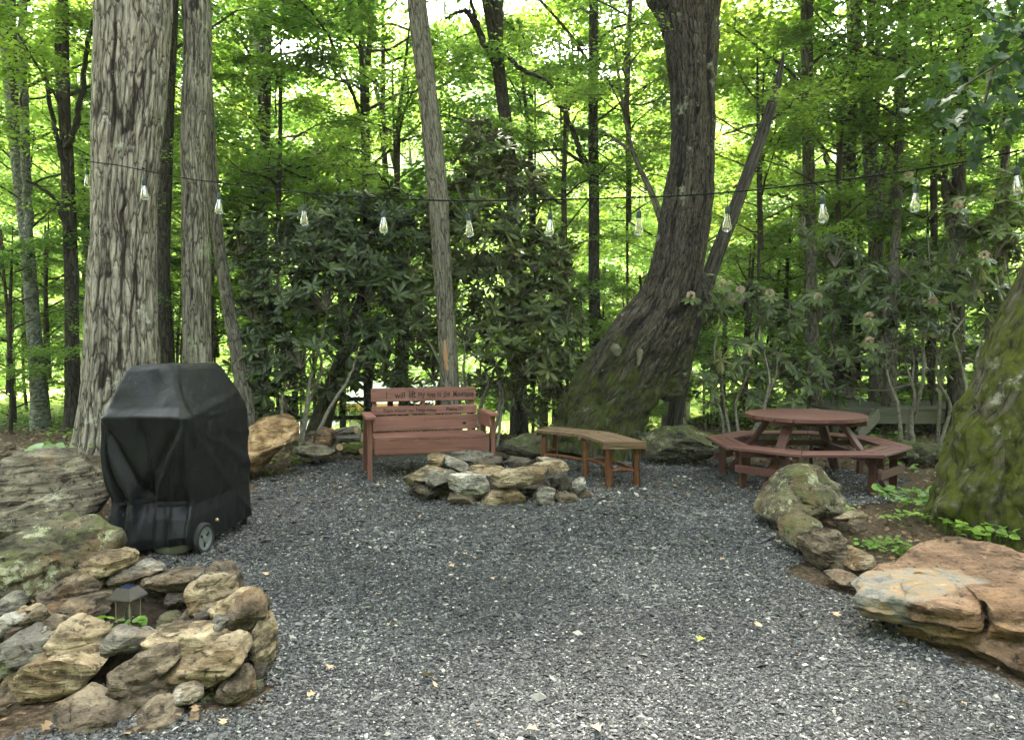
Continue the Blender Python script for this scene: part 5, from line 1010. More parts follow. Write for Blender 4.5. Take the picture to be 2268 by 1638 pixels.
# ================================================================== CURVED LOG BENCH
def log_bench():
    wtop = wood_mat('weathered orange planks', (.10, .055, .03), (.20, .125, .075), 0, (.03, .015, .009), .6, .9, worn_glint=(.33, .27, .2))
    wleg = wood_mat('varnished peeled logs', (.075, .027, .012), (.16, .062, .026), 2, (.012, .006, .004), .4, 1.0, worn_glint=(.42, .22, .09));  # leg streaks are wear, brightened to paint in the varnish highlights
    C = Vector((-.18, 7.52, 0)); t = empty('log_bench', C); tag(t, 'curved slatted bench on peeled varnished log legs beside the fire pit', 'bench')
    r0, r1, zt = 1.08, 1.50, .465; a0, a1 = R(2), R(66)
    for s_, (aa, ab) in enumerate(((a0, R(34)), (R(34), a1))):
        for j in range(5):
            ra = r0 + (r1 - r0) * j / 5 + .004; rb = r0 + (r1 - r0) * (j + 1) / 5 - .006; n = 2; V = []; F = []
            for i in range(n):
                a = aa + (ab - aa) * i / (n - 1)
                for (rr, z) in ((ra, zt), (rb, zt), (rb, zt - .03), (ra, zt - .03)): V.append((rr * math.cos(a), rr * math.sin(a), z - .002 * s_ + .003 * math.sin(j * 3 + s_)))
            F = [grid_faces(4, n)[:, ::-1]]; ends = np.array([[0, 1, 2, 3], [4 * n - 1, 4 * n - 2, 4 * n - 3, 4 * n - 4]]); F.append(ends)
            link('slat', mesh_np('slat', V, F), wtop, t)
    for a in (a0, R(34), a1):
        o = board('cross_board', ((r0 + r1) / 2 * math.cos(a) + (.018 * math.sin(a) if a == a0 else 0), (r0 + r1) / 2 * math.sin(a) - (.018 if a == a0 else -.0), zt - .036 if a != a0 else zt - .034), wtop, t, r1 - r0 + .01, .04, .075 if a == a0 else .05, (0, 0, a))
    legs = []
    for a in (R(5), R(33), R(62)):
        for rr in (r0 + .07, r1 - .07):
            p = Vector((rr * math.cos(a), rr * math.sin(a), 0)); legs.append(p); h = zt - .06
            mb = MB(); Q = [[0, 0, -.02], [.004, 0, .1], [-.004, .003, .22], [.003, 0, h - .06], [0, 0, h - .03], [0, 0, h]]; mb.tube(crom(Q, 20), np.interp(np.linspace(0, 1, 20), [0, .3, .7, .88, .95, 1], [.040, .036, .038, .034, .026, .020]), 14)
            o = mb.build('leg', wleg, t); o.location = p
    for i, (a, b_) in enumerate(((0, 1), (2, 3), (4, 5), (1, 3), (2, 4), (0, 2))):
        p, q = legs[a], legs[b_]; z = .16 + .02 * (i % 3); mb = MB(); mb.tube(crom([[p.x, p.y, z], [(p.x + q.x) / 2, (p.y + q.y) / 2, z + .012], [q.x, q.y, z]], 9), .021, 10); mb.build('stretcher', wleg, t)
log_bench()
# ================================================================== ROUND PICNIC TABLE
def picnic():
    tw = wood_mat('dark red stained table boards', (.095, .038, .032), (.145, .062, .053), 0, (.05, .018, .015), .6, .4, worn_glint=(.2, .105, .09))
    tz = wood_mat('dark red stained legs', (.07, .026, .021), (.11, .043, .036), 2, (.035, .013, .01), .65, .4)
    C = Vector(((1785 - CX) / FPX * 7.95, 7.95, 0)); t = empty('picnic_table', C, R(0)); tag(t, 'round red-brown picnic table with an attached eight-sided ring bench', 'picnic table')
    zt, zs = .70, .415
    bm = bmesh.new(); Rr = .60; nb = 9; wd = 2 * Rr / nb      # top boards, cut to a circle
    for j in range(nb):
        y = -Rr + wd * (j + .5); h0 = math.sqrt(max(.02, Rr ** 2 - (abs(y) - wd / 2) ** 2)); h1 = math.sqrt(max(0.0, Rr ** 2 - min(Rr, abs(y) + wd / 2) ** 2)); s = 1 if y > 0 else -1
        n = 6; up = []
        ys = [y - (wd / 2 - .007), y - wd / 4, y, y + wd / 4, y + (wd / 2 - .007)]
        pts = [(-math.sqrt(max(.0, Rr ** 2 - yy * yy)), yy) for yy in ys] + [(math.sqrt(max(.0, Rr ** 2 - yy * yy)), yy) for yy in reversed(ys)]
        tv = [bm.verts.new((a, b_, zt)) for a, b_ in pts]; f = bm.faces.new(tv); f.normal_update()
        r = bmesh.ops.extrude_face_region(bm, geom=[f]); vs = [e for e in r['geom'] if isinstance(e, bmesh.types.BMVert)]; bmesh.ops.translate(bm, verts=vs, vec=(0, 0, -.036))
    bmesh.ops.recalc_face_normals(bm, faces=bm.faces[:]); o = bmo('tabletop', bm, tw, t); o.rotation_euler = (0, 0, R(8))
    for y in (-.34, .0, .34): board('batten', (0, y, zt - .062), tz, t, .95 if y else 1.1, .07, .05)
    # ring bench of eight segments, three boards deep
    ro = 1.06; n = 8
    for i in range(n):
        a0 = R(22.5 + 45 * i - 22.5 + 22.5); a1 = a0 + R(45)
        for j, (ra, rb) in enumerate(((.72, .80), (.81, .895), (.905, 1.0))):
            g = .004; pts = []
            for rr, a in ((ra, a0), (rb, a0), (rb, a1), (ra, a1)): pts.append(Vector((rr * math.cos(a), rr * math.sin(a), 0)))
            dirv = (pts[2] - pts[1]).normalized() * g; pts[0] += dirv; pts[1] += dirv; pts[2] -= dirv; pts[3] -= dirv
            bm = bmesh.new(); tv = [bm.verts.new((p.x, p.y, zs)) for p in pts]; bv = [bm.verts.new((p.x, p.y, zs - .028)) for p in pts]
            bm.faces.new(tv); bm.faces.new(bv[::-1]); [bm.faces.new((tv[k], bv[k], bv[(k + 1) % 4], tv[(k + 1) % 4])) for k in range(4)]
            bmesh.ops.bevel(bm, geom=bm.edges[:], offset=.004, segments=1, affect='EDGES'); bmo('seat_board', bm, tw, t)
    # four benches' legs: pairs joined by a rail
    for k in range(4):
        a = R(45 + 90 * k + 0); ca, sa = math.cos(a), math.sin(a)
        for s in (-1, 1):
            aa = a + s * R(19); p = Vector((.83 * math.cos(aa), .83 * math.sin(aa), 0)); board('leg', (p.x, p.y, (zs - .034) / 2), tz, t, .075, .036, zs - .034, (0, 0, aa + math.pi / 2 * 0))
            board('seat_bearer', (p.x * .985, p.y * .985, zs - .034 - .036), tz, t, .26, .034, .05, (0, 0, aa))
        o = board('rail', (.86 * ca, .86 * sa, .20), tz, t, .034, 2 * .83 * math.sin(R(19)) + .08, .075, (0, 0, a))
    # crossed centre legs and their braces
    for s in (-1, 1):
        for q in (-1, 1):
            e0 = Vector((s * .25, q * .27, zt - .04)); e1 = Vector((s * .60, q * .62, .0)); m_ = (e0 + e1) / 2; dv = e1 - e0
            o = board('centre_leg', m_, tz, t, .10, .04, dv.length); o.rotation_euler = dv.to_track_quat('Z', 'Y').to_euler()
        board('brace', (s * .43, 0, .30), tz, t, .036, 1.6, .085); board('brace', (0, s * .43, .345), tz, t, 1.6, .036, .06)
picnic()
# ================================================================== COVERED GRILL
def grill():
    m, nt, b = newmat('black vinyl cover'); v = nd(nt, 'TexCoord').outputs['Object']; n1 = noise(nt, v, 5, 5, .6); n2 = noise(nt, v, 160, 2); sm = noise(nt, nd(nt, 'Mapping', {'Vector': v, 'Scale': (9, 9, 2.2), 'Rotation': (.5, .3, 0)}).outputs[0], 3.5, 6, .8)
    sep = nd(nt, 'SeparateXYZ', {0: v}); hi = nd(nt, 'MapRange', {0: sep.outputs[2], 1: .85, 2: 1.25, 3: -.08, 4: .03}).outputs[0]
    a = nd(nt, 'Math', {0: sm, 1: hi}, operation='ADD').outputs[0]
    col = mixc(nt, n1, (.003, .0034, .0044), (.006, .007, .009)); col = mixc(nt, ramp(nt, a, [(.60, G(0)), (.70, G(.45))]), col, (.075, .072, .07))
    nt.links.new(col, b.inputs['Base Color']); b.inputs['Specular IOR Level'].default_value = .2
    nt.links.new(ramp(nt, n1, [(.3, G(.45)), (.7, G(.62))]), b.inputs['Roughness']); k = bump(nt, b, n1, .35, .03); bump(nt, b, n2, .12, .001, k)
    t = empty('grill', (-2.45, 5.65, 0)); tag(t, 'barbecue grill under a creased black vinyl cover, strapped near the bottom', 'grill'); off = np.array([-2.45, 5.65, 0])
    # levels: z and the plan corners C (nearest), R, B, L
    LV = [(.035, (-2.17, 5.10), (-2.075, 6.10), (-2.66, 6.25), (-2.785, 5.20)), (.10, (-2.165, 5.09), (-2.07, 6.11), (-2.68, 6.27), (-2.80, 5.20)), (.25, (-2.16, 5.13), (-2.075, 6.11), (-2.72, 6.28), (-2.80, 5.26)), (.345, (-2.185, 5.20), (-2.08, 6.11), (-2.72, 6.28), (-2.80, 5.31)), (.375, (-2.185, 5.20), (-2.08, 6.11), (-2.72, 6.28), (-2.80, 5.31)),
          (.50, (-2.18, 5.15), (-2.085, 6.11), (-2.74, 6.28), (-2.845, 5.30)), (.70, (-2.19, 5.13), (-2.09, 6.11), (-2.75, 6.30), (-2.875, 5.31)), (.90, (-2.20, 5.12), (-2.095, 6.10), (-2.75, 6.30), (-2.87, 5.31)), (.945, (-2.20, 5.115), (-2.095, 6.10), (-2.75, 6.30), (-2.86, 5.31)), (1.00, (-2.23, 5.20), (-2.10, 6.08), (-2.75, 6.28), (-2.85, 5.36)),
          (1.15, (-2.33, 5.36), (-2.17, 6.02), (-2.73, 6.22), (-2.82, 5.44)), (1.26, (-2.40, 5.47), (-2.235, 5.97), (-2.70, 6.16), (-2.79, 5.51)), (1.285, (-2.42, 5.51), (-2.26, 5.95), (-2.69, 6.13), (-2.77, 5.54))]
    zs = np.array([l[0] for l in LV]); zi = np.concatenate([np.linspace(.035, .345, 26), np.linspace(.352, .375, 4), np.linspace(.385, .93, 52), np.linspace(.937, 1.26, 34), np.linspace(1.264, 1.287, 5)])
    nu = 240; rows = []; ss = np.arange(nu) / nu * 4
    for z in zi:
        c = np.array([[np.interp(z, zs, [l[i][a] for l in LV]) for a in (0, 1)] for i in (4, 1, 2, 3)])   # L C R B
        k = ss.astype(int) % 4; f = ss - ss.astype(int); P = c[k] * (1 - f)[:, None] + c[(k + 1) % 4] * f[:, None]
        it = 20 if z > .94 else 12
        for _ in range(it): P = .25 * np.roll(P, 1, 0) + .5 * P + .25 * np.roll(P, -1, 0)
        T = np.roll(P, -1, 0) - np.roll(P, 1, 0); N = unit(np.stack([T[:, 1], -T[:, 0]], -1))
        d = np.zeros(nu); s = ss
        w0 = (s < 1.15) * np.sin(np.clip(s / 1.1, 0, 1) * np.pi) ** .5                                   # end panel L-C
        lowf = sst(.93, .42, z); g = np.exp(-((z - .36) / .11) ** 2)
        q_ = np.clip((.94 - z) / .56, 0, 1)
        for (a_, b_, wd, am) in ((1.0, .62, .05, .030), (1.0, .80, .04, .022), (1.0, .40, .07, -.030), (.04, .30, .05, .028), (.04, .48, .06, -.034), (.02, .17, .05, -.07), (.02, .24, .03, .02), (1.0, .92, .03, -.02), (.5, .55, .05, -.03)):
            cc = a_ + (b_ - a_) * q_; d += am * sst(0, .25, q_) * (1 + .7 * g) * np.exp(-((s - cc) / wd) ** 2) * (s < 1.12)
        d += .014 * g * np.sin(s * 46) * w0 + .02 * sst(.33, .1, z) * np.sin(s * 15 + .6) * w0
        # creases running from the corner star across the long side
        for (sl_, am, wd) in ((-.9, .012, .04), (-.45, .014, .05), (-.2, .008, .035), (.14, .010, .03)):
            zz = .94 + (s - 1.0) / 1.0 * sl_; d += am * np.exp(-((z - zz) / wd) ** 2) * ((s > 1.0) & (s < 2.05)) * sst(1.0, 1.12, s)
        d += -.022 * np.exp(-((z - .80) / .12) ** 2) * np.exp(-((s - .55) / .25) ** 2)
        if z > .95: d += -.03 * np.exp(-((s - .62) / .16) ** 2) * math.sin(min(1, (z - .95) / .3) * math.pi) - .018 * np.exp(-((s - 1.12) / .05) ** 2) * math.sin(min(1, (z - .95) / .3) * math.pi)
        P = P + N * d[:, None]
        zz = np.full(nu, z)
        if z < .345:                                              # long side hem hangs higher; the end bag is open underneath
            lift = sst(1.02, 1.12, s) * sst(4.0, 3.9, s); hem = .075 - .01 * np.sin(s * 2); zz = zz + lift * (.345 - z) / .31 * (hem - .035)
            fl = sst(.2, 1.0, s) * (s < 1.06); zz += (1 - (z - .035) / .31) * (fl * .07 - .03 * (s < 1.02) * sst(.5, .0, s))
        zz = zz + .012 * noise3(np.stack([P[:, 0] * 4, P[:, 1] * 4, zz * 3], -1), 5) * (z > .9)
        rows.append(np.column_stack([P, zz]))
    top = rows[-1]; c = top.mean(0)
    for f in (.93, .8, .6, .4, .2, .05):
        q = c + (top - c) * f; q[:, 2] = top[:, 2] * f + (1 - f) * 1.295 + .008 * (1 - f); q[:, 2] += .008 * noise3(q * 6, 3); rows.append(q)
    V = np.vstack(rows); q = V * [1, 1, .7]; V += .011 * np.stack([noise3(q * 3.5, 1), noise3(q * 3.5, 2), .4 * noise3(q * 3.5, 3)], -1) + .004 * np.stack([noise3(q * 9, 4), noise3(q * 9, 6), 0 * q[:, 0]], -1) + .0022 * np.stack([fbm(V * [20, 20, 7], 14, 2), fbm(V * [20, 20, 7], 16, 2), 0 * q[:, 0]], -1)
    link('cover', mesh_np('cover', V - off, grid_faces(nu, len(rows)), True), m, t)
    strap = plain('black webbing', (.010, .010, .012), .8, .2); r_ = rows[28][:, :2]; k = ss <= 1.02; k2 = np.r_[np.where(k)[0], np.where(k)[0][-1] + 1]; L = r_[np.r_[nu - 4:nu, k2]]; cN = np.array([-2.42, 5.6]); L = L + unit(L - cN) * .010
    for _ in range(6): L[1:-1] = .25 * L[:-2] + .5 * L[1:-1] + .25 * L[2:]
    n = len(L); VV = np.vstack([np.column_stack([L, np.full(n, .375)]), np.column_stack([L + unit(L - cN) * .003, np.full(n, .36)]), np.column_stack([L, np.full(n, .345)])]) - off
    link('strap', mesh_np('strap', VV, grid_faces(n, 3, False)[:, ::-1], True), strap, t)
    # gas bottle foot under the bag
    mb = MB(); VV, FF = lathe([(0, .004), (.10, .006), (.125, .03), (.135, .07), (.13, .10), (0, .105)], 40); mb.add(VV, FF); o = mb.build('gas_bottle', plain('chalky white enamel', (.26, .25, .225), .5, .4, var=.3), t); o.location = Vector((-2.34, 5.285, 0)) - t.location
    # wheel
    ty = plain('black rubber', (.02, .02, .021), .8, .3); rm = plain('grey plastic', (.15, .155, .165), .5, .4, var=.15)
    w = empty('wheel', Vector((-2.15, 5.30, .108)) - t.location); w.parent = t; 
    def wl(nm, prof, mt, p=w):
        VV, FF = lathe(prof, 40); VV = VV[:, [2, 0, 1]]; o = link(nm, mesh_np(nm, VV, FF, True), mt, p); o.data.set_sharp_from_angle(angle=R(40)); return o
    bpy.data.objects.remove(w)
    tr = wl('wheel', [(.078, -.022), (.100, -.024), (.108, -.014), (.108, .014), (.100, .024), (.080, .022), (.078, -.022)], ty, t); tr.location = Vector((-2.135, 5.26, .108)) - t.location; tr.rotation_euler = (0, 0, R(-10))
    wl('rim', [(0, .018), (.018, .022), (.022, .012), (.060, .010), (.066, .018), (.080, .020), (.081, -.012), (0, -.012)], rm, tr)
    for k in range(3):
        bm = bmesh.new(); a = k * 2.094 + .5; bevbox(bm, .004, .034, .016, (.0125, .042 * math.cos(a), .042 * math.sin(a)), Matrix.Rotation(a, 3, 'X'), 0); bmo('rim_slot', bm, strap, tr)
    tube = MB(); tube.tube([[-2.14, 5.27, .108], [-2.3, 5.4, .108], [-2.65, 5.68, .108]], .012, 8); o = tube.build('axle', ty, t); o.location = -Vector(off)
    for (x, y) in ((-2.13, 6.08), (-2.62, 6.16), (-2.66, 5.75)):
        bm = bmesh.new(); bevbox(bm, .035, .035, .22, (0, 0, .12)); bevbox(bm, .06, .05, .03, (0, 0, .015)); o = bmo('foot', bm, ty, t); o.location = Vector((x, y, 0)) - t.location
    mb = MB(); mb.add(*lathe([(0, 0), (.012, .002), (.013, .012), (.008, .02), (0, .022)], 12)); o = mb.build('grommet', plain('brass', (.45, .28, .12), .4, .5, .6), t); o.location = Vector((-2.105, 5.42, .20)) - t.location; o.rotation_euler = (R(0), R(90), R(-20))
grill()
# ================================================================== LANTERN
def lantern():
    p = at(285, 1398, 3.62); t = empty('lantern', (p.x, 3.62, .12), R(-12)); t.scale = (.76, .76, 1); tag(t, 'small square solar path lantern with a dark roof inside the near stone ring', 'lantern')
    z0 = at(285, 1372, 3.62).z - .12
    br = plain('bronze plastic', (.05, .04, .036), .35, .5, var=.15, bs=0); base = plain('tan plastic', (.33, .26, .17), .5, .4, var=.15, bs=0); blk = plain('black stake', (.015, .015, .015), .6, .3, bs=0)
    def fr(n, zs, hs, mt, p_=t):
        V = []; 
        for z, h in zip(zs, hs): V += [(-h, -h, z), (h, -h, z), (h, h, z), (-h, h, z)]
        F = [grid_faces(4, len(zs)), np.array([[3, 2, 1, 0], [4 * len(zs) - 4, 4 * len(zs) - 3, 4 * len(zs) - 2, 4 * len(zs) - 1]])]; return link(n, mesh_np(n, V, F), mt, p_)
    rf = fr('roof', [z0 + .105, z0 + .112, z0 + .117, z0 + .158, z0 + .160], [.080, .082, .080, .046, .044], br)
    mp, nt, b = newmat('solar cell'); b.inputs['Base Color'].default_value = (.012, .016, .035, 1); b.inputs['Roughness'].default_value = .15
    fr('solar_panel', [z0 + .1602, z0 + .1635], [.040, .038], mp, rf)
    fr('base_plate', [z0 - .012, z0 - .008, z0 + .004], [.052, .058, .056], base); fr('stake', [-.1, z0 - .012], [.012, .016], blk)
    mg, nt, b = newmat('clear plastic'); b.inputs['Base Color'].default_value = (.97, .95, .88, 1); b.inputs['Roughness'].default_value = .06; b.inputs['Transmission Weight'].default_value = .97; b.inputs['IOR'].default_value = 1.15
    for s in (-1, 1):
        for (sx, sy, lx, ly) in ((.088, .003, 0, s * .045), (.003, .088, s * .0455, 0)):
            board('pane', (lx, ly, z0 + .0545), mg, t, sx, sy, .099, bev=0)
        for q in (-1, 1): board('corner_post', (s * .048, q * .048, z0 + .054), base, t, .006, .006, .10, bev=0)
    mb = MB(); mb.add(*lathe([(0, z0 + .006), (.018, z0 + .006), (.020, z0 + .03), (.012, z0 + .06), (0, z0 + .066)], 16)); mb.build('bulb', plain('frosted diffuser', (.75, .73, .66), .5, .4, var=.05, bs=0), t)
lantern()
# ================================================================== STRING LIGHTS
def string_lights():
    cable = plain('black cable', (.010, .012, .011), .9, .1, bs=0)
    W_ = [(180, 346, 9.15), (196, 357, 8.35), (260, 366, 8.1), (330, 380, 7.9), (410, 395, 7.6), (485, 405, 7.2), (580, 417, 6.7), (675, 427, 6.4), (760, 434, 6.2), (850, 439, 6.05), (940, 443, 5.95), (1035, 445, 5.9), (1130, 444, 5.8), (1219, 442, 5.75), (1320, 440, 5.65), (1415, 437, 5.6), (1510, 433, 5.5), (1612, 426, 5.4), (1715, 416, 5.3), (1822, 403, 5.2), (1920, 391, 5.1), (2028, 376, 5.0), (2140, 358, 4.9), (2256, 334, 4.8), (2380, 305, 4.7), (2520, 260, 4.6)]
    P = crom([tuple(at(*w)) for w in W_], 400); mb = MB(); mb.tube(P, .0055, 6); o = mb.build('string_cable', cable); tag(o, 'black cable strung across the clearing to carry the bulbs', 'cable')
    glass, nt, b = newmat('clear bulb glass'); b.inputs['Base Color'].default_value = (1, 1, 1, 1); b.inputs['Roughness'].default_value = .04; b.inputs['Transmission Weight'].default_value = 1; b.inputs['IOR'].default_value = 1.45
    # thin shell: mostly see-through with a bright rim
    tr = nd(nt, 'BsdfTransparent', {'Color': (.86, .88, .86, 1)}); gl = nd(nt, 'BsdfGlossy', {'Color': (1, 1, 1, 1), 'Roughness': .06}); lw = nd(nt, 'LayerWeight', {'Blend': .32})
    mx = nd(nt, 'MixShader', {0: ramp(nt, lw.outputs['Facing'], [(0, G(.16)), (.5, G(.35)), (1, G(.95))]), 1: tr.outputs[0], 2: gl.outputs[0]}); nt.links.new(mx.outputs[0], nt.nodes['Material Output'].inputs[0])
    cop = plain('amber filament', (.75, .38, .18), .4, .5, .2, bs=0); sock = plain('dark green socket', (.012, .03, .028), .5, .4, bs=0)
    VG, FG = lathe([(.0135, -.055), (.016, -.065), (.022, -.095), (.0315, -.135), (.034, -.155), (.031, -.170), (.020, -.181), (0, -.185)], 24); mg = mesh_np('glass', VG, FG, True)
    VS, FS = lathe([(0, .004), (.006, .004), (.007, -.006), (.0155, -.010), (.0175, -.020), (.0175, -.052), (.015, -.060), (0, -.061)], 20); ms = mesh_np('socket', VS, FS, True); ms.set_sharp_from_angle(angle=R(40))
    m2 = MB(); 
    for k in range(5):
        a = k * 1.2566; m2.tube([[.003 * math.cos(a), .003 * math.sin(a), -.07], [.010 * math.cos(a), .010 * math.sin(a), -.11], [.014 * math.cos(a + .5), .014 * math.sin(a + .5), -.155]], .0012, 4)
    m2.tube([[0, 0, -.058], [0, 0, -.085]], .004, 6)
    proto = None; names = ['bulb half hidden behind the left side of the massive grey trunk', 'bulb hanging against the bark of the massive grey trunk', 'bulb hanging just right of the pale wobbly trunk', 'first bulb over the left rhododendron', 'bulb over the rhododendron left of the slender central trunk', 'bulb just right of the slender central trunk', 'bulb between the slender central trunk and the lone dark trunk',
                          'bulb just left of the bent oak trunk', 'bulb just right of the bent oak in front of the dead snag', 'bulb beside the straight grey-green trunk', 'bulb in the leaves above the pink blossom', 'bulb nearest the right edge']
    drops = [(192, 357, 9.2), (318, 377, 7.93), (486, 405, 7.2), (674, 427, 6.4), (850, 439, 6.05), (1037, 445, 5.9), (1219, 442, 5.75), (1416, 437, 5.6), (1612, 426, 5.4), (1822, 403, 5.2), (2029, 376, 5.0), (2253, 335, 4.8)]
    for i, (x, y, d) in enumerate(drops):
        p = at(x, y, d); dr = .045 if i < 2 else .09
        if proto is None:
            t = empty('light_bulb', p); cb = MB(); cb.tube([[0, 0, .09], [.002, 0, .04], [0, 0, 0]], .0028, 5); cb.tube([[-.012, 0, .092], [.012, 0, .092]], .008, 6); o = cb.build('drop_cord', cable, t)
            link('socket', ms, sock, t); link('glass', mg, glass, t); o = m2.build('filament', cop, t); proto = t; c = t
        else:
            c = copy_tree(proto)
        c.location = (p.x, p.y, p.z - .09); c.rotation_euler = (R(random.Random(i).uniform(-4, 4)), R(random.Random(i + 9).uniform(-5, 5)), i * 1.3); sc = 1.0 + .18 * (i in (0, 1)) + .1 * (i == 2); c.scale = (sc,) * 3
        tag(c, names[i] if names[i].startswith('bulb') else names[i], 'light bulb', 'clear string-light bulbs hanging from the cable')
        c['label'] = 'clear ' + names[i] if names[i].startswith('bulb') else names[i]
string_lights()
# ================================================================== SMALL PLANTS
def herb(label, px, py, z, r, n, mat='leaf_herb', leaf=.05, h=.10, seed=0, name='plant', cat='plant', tmpl=LEAFM, wid=1.0):
    rg = np.random.default_rng(seed + 500); c = gnd(px, py, z); t = empty(name, c); tag(t, label, cat); mb = MB(); O = []; D = []
    for i in range(n):
        a = rg.uniform(0, 6.28); q = r * rg.random() ** .5; b = np.array([q * math.cos(a), q * math.sin(a), -.01]); e = b + [rg.normal(0, .02), rg.normal(0, .02), h * rg.uniform(.4, 1.1)]
        mb.tube([b, (b + e) / 2 + rg.normal(0, .005, 3), e], .0016, 4, False); O.append(e); D.append([math.cos(a + rg.normal(0, .8)), math.sin(a + rg.normal(0, .8)), rg.uniform(-.2, .35)])
    mb.build('stalks', M['leaf_herb'], t); O = np.array(O); D = np.array(D); O = O - unit(D) * leaf * .4
    U = unit(np.stack([rg.normal(0, .3, n), rg.normal(-.15, .3, n), np.ones(n)], -1)); S = leaf * rg.uniform(.6, 1.3, n)
    V, F = place(*tmpl, O, *frames(D, U), np.stack([S, S * wid, S], -1)); nf = sum(len(f) for f in tmpl[1])
    var = np.repeat(rg.random(n), nf) if len(tmpl[1]) == 1 else np.concatenate([np.repeat(rg.random(n), len(f)) for f in tmpl[1]])
    link('leaves', mesh_np('leaves', V, F, False, fattr={'var': var}), M[mat], t)
OV = (np.array([[0, 0, 0], [.2, .32, .04], [.55, .42, .03], [.85, .22, -.02], [1, 0, -.08], [.85, -.22, -.02], [.55, -.42, .03], [.2, -.32, .04], [.5, 0, -.02]]), [np.array([[8, (j + 1) % 8, j] for j in range(8)])])
herb('leafy green plant spreading below the mossy trunk on the table side', 2010, 1108, .08, .26, 90, leaf=.07, seed=1, tmpl=OV)
herb('small green plant on the bare soil between the bed and the mossy trunk', 1985, 1158, .03, .10, 22, leaf=.05, seed=2, tmpl=OV)
herb('dark green plant at the foot of the mossy trunk above the red boulder', 2170, 1182, .06, .24, 130, leaf=.06, h=.09, seed=3, tmpl=OV)
herb('sprawling green plant along the back edge of the red boulder', 1955, 1215, .03, .2, 90, leaf=.045, h=.06, seed=4, tmpl=OV)
herb('small bright seedlings in the soil behind the biggest border boulder', 1875, 1150, .03, .12, 24, leaf=.045, seed=5, tmpl=OV)
herb('green plant spilling over at the right edge above the red boulder', 2245, 1165, .08, .2, 80, leaf=.06, h=.08, seed=6, tmpl=OV)
herb('green plant between the sprawling plant and the mossy trunk', 2060, 1150, .04, .16, 60, leaf=.045, h=.06, seed=7, tmpl=OV)
herb('clump of bright groundcover right of the leafy plant by the mossy trunk', 2040, 1128, .05, .16, 40, leaf=.05, seed=17, tmpl=OV)
herb('variegated hosta with broad pale-edged leaves at the far left', 88, 1012, .28, .16, 16, 'leaf_hosta', .20, .10, 8, 'hosta', 'plant', OV, .9)
herb('small weed with lobed leaves left of the lantern inside the ring', 236, 1396, .16, .035, 9, leaf=.05, h=.06, seed=9, tmpl=OV)
herb('small weed with lobed leaves right of the lantern inside the ring', 305, 1386, .16, .03, 7, leaf=.045, h=.05, seed=10, tmpl=OV)
herb('small weed at the foot of the orange boulder', 585, 1050, .0, .08, 12, leaf=.05, h=.06, seed=11, tmpl=OV)
herb('low weed on the soil right of the orange boulder', 668, 1028, .0, .07, 9, leaf=.05, h=.05, seed=12, tmpl=OV)
for i, (x, y) in enumerate(((700, 950), (760, 935), (560, 985), (1150, 950), (1460, 935), (1600, 935), (1700, 975))):
    herb(('fresh green fern-like plant behind the log pile', 'pale green bush beyond the logs left of the bench', 'green plant at the foot of the slim leaning trunk', 'green plant right of the bench among the stems', 'green plant under the hanging knob of the oak', 'green plant behind the wide dark boulder', 'green plant left behind the picnic table')[i], x, y, 0, .4, 90, leaf=.08, h=.35, seed=20 + i)
# fallen leaves
lf = LEAFM; 
FL = [(1552, 1418, 'yellow-green fallen leaf lying alone on the gravel at right of centre', (.45, .50, .06)), (944, 1497, None, 0), (963, 1517, None, 0), (690, 1540, None, 0), (1180, 1617, None, 0), (1322, 1615, None, 0), (836, 1318, None, 0), (866, 1385, None, 0), (587, 1272, None, 0), (1090, 1283, None, 0), (1031, 1228, None, 0), (1680, 1385, None, 0), (1850, 1362, None, 0), (1000, 1255, None, 0), (930, 1145, None, 0), (620, 1140, None, 0), (1600, 1240, None, 0), (1884, 1213, None, 0), (2000, 1560, None, 0), (1940, 1385, None, 0), (495, 1600, None, 0), (730, 1480, None, 0), (2130, 1560, None, 0)]
M['dead'] = plain('dry tan leaf', (.42, .29, .18), .8, .2, var=.3, bs=0); M['lime'] = plain('fresh yellow-green leaf', (.42, .50, .05), .7, .2, var=.15, bs=0)
for i, (x, y, lab, c) in enumerate(FL):
    rg = np.random.default_rng(i); p = gnd(x, y, .032); a = rg.uniform(0, 6.28); s = .055 if lab else rg.uniform(.03, .06)
    VV, FF = place(*LEAFM, [[-s / 2, 0, 0]], *frames(np.array([[1., 0, .1]]), np.array([[rg.normal(0, .3), rg.normal(-.2, .3), 1.]])), np.array([s])); VV[:, 2] += .25 * abs(VV[:, 1]) + .006
    o = link('fallen_leaf', mesh_np('fallen_leaf', VV, FF), M['lime'] if lab else M['dead'], None, p, (0, 0, a)); tag(o, lab or 'dry tan leaf fallen on the dark gravel', 'leaf', None if lab else 'dry leaves scattered on the gravel')
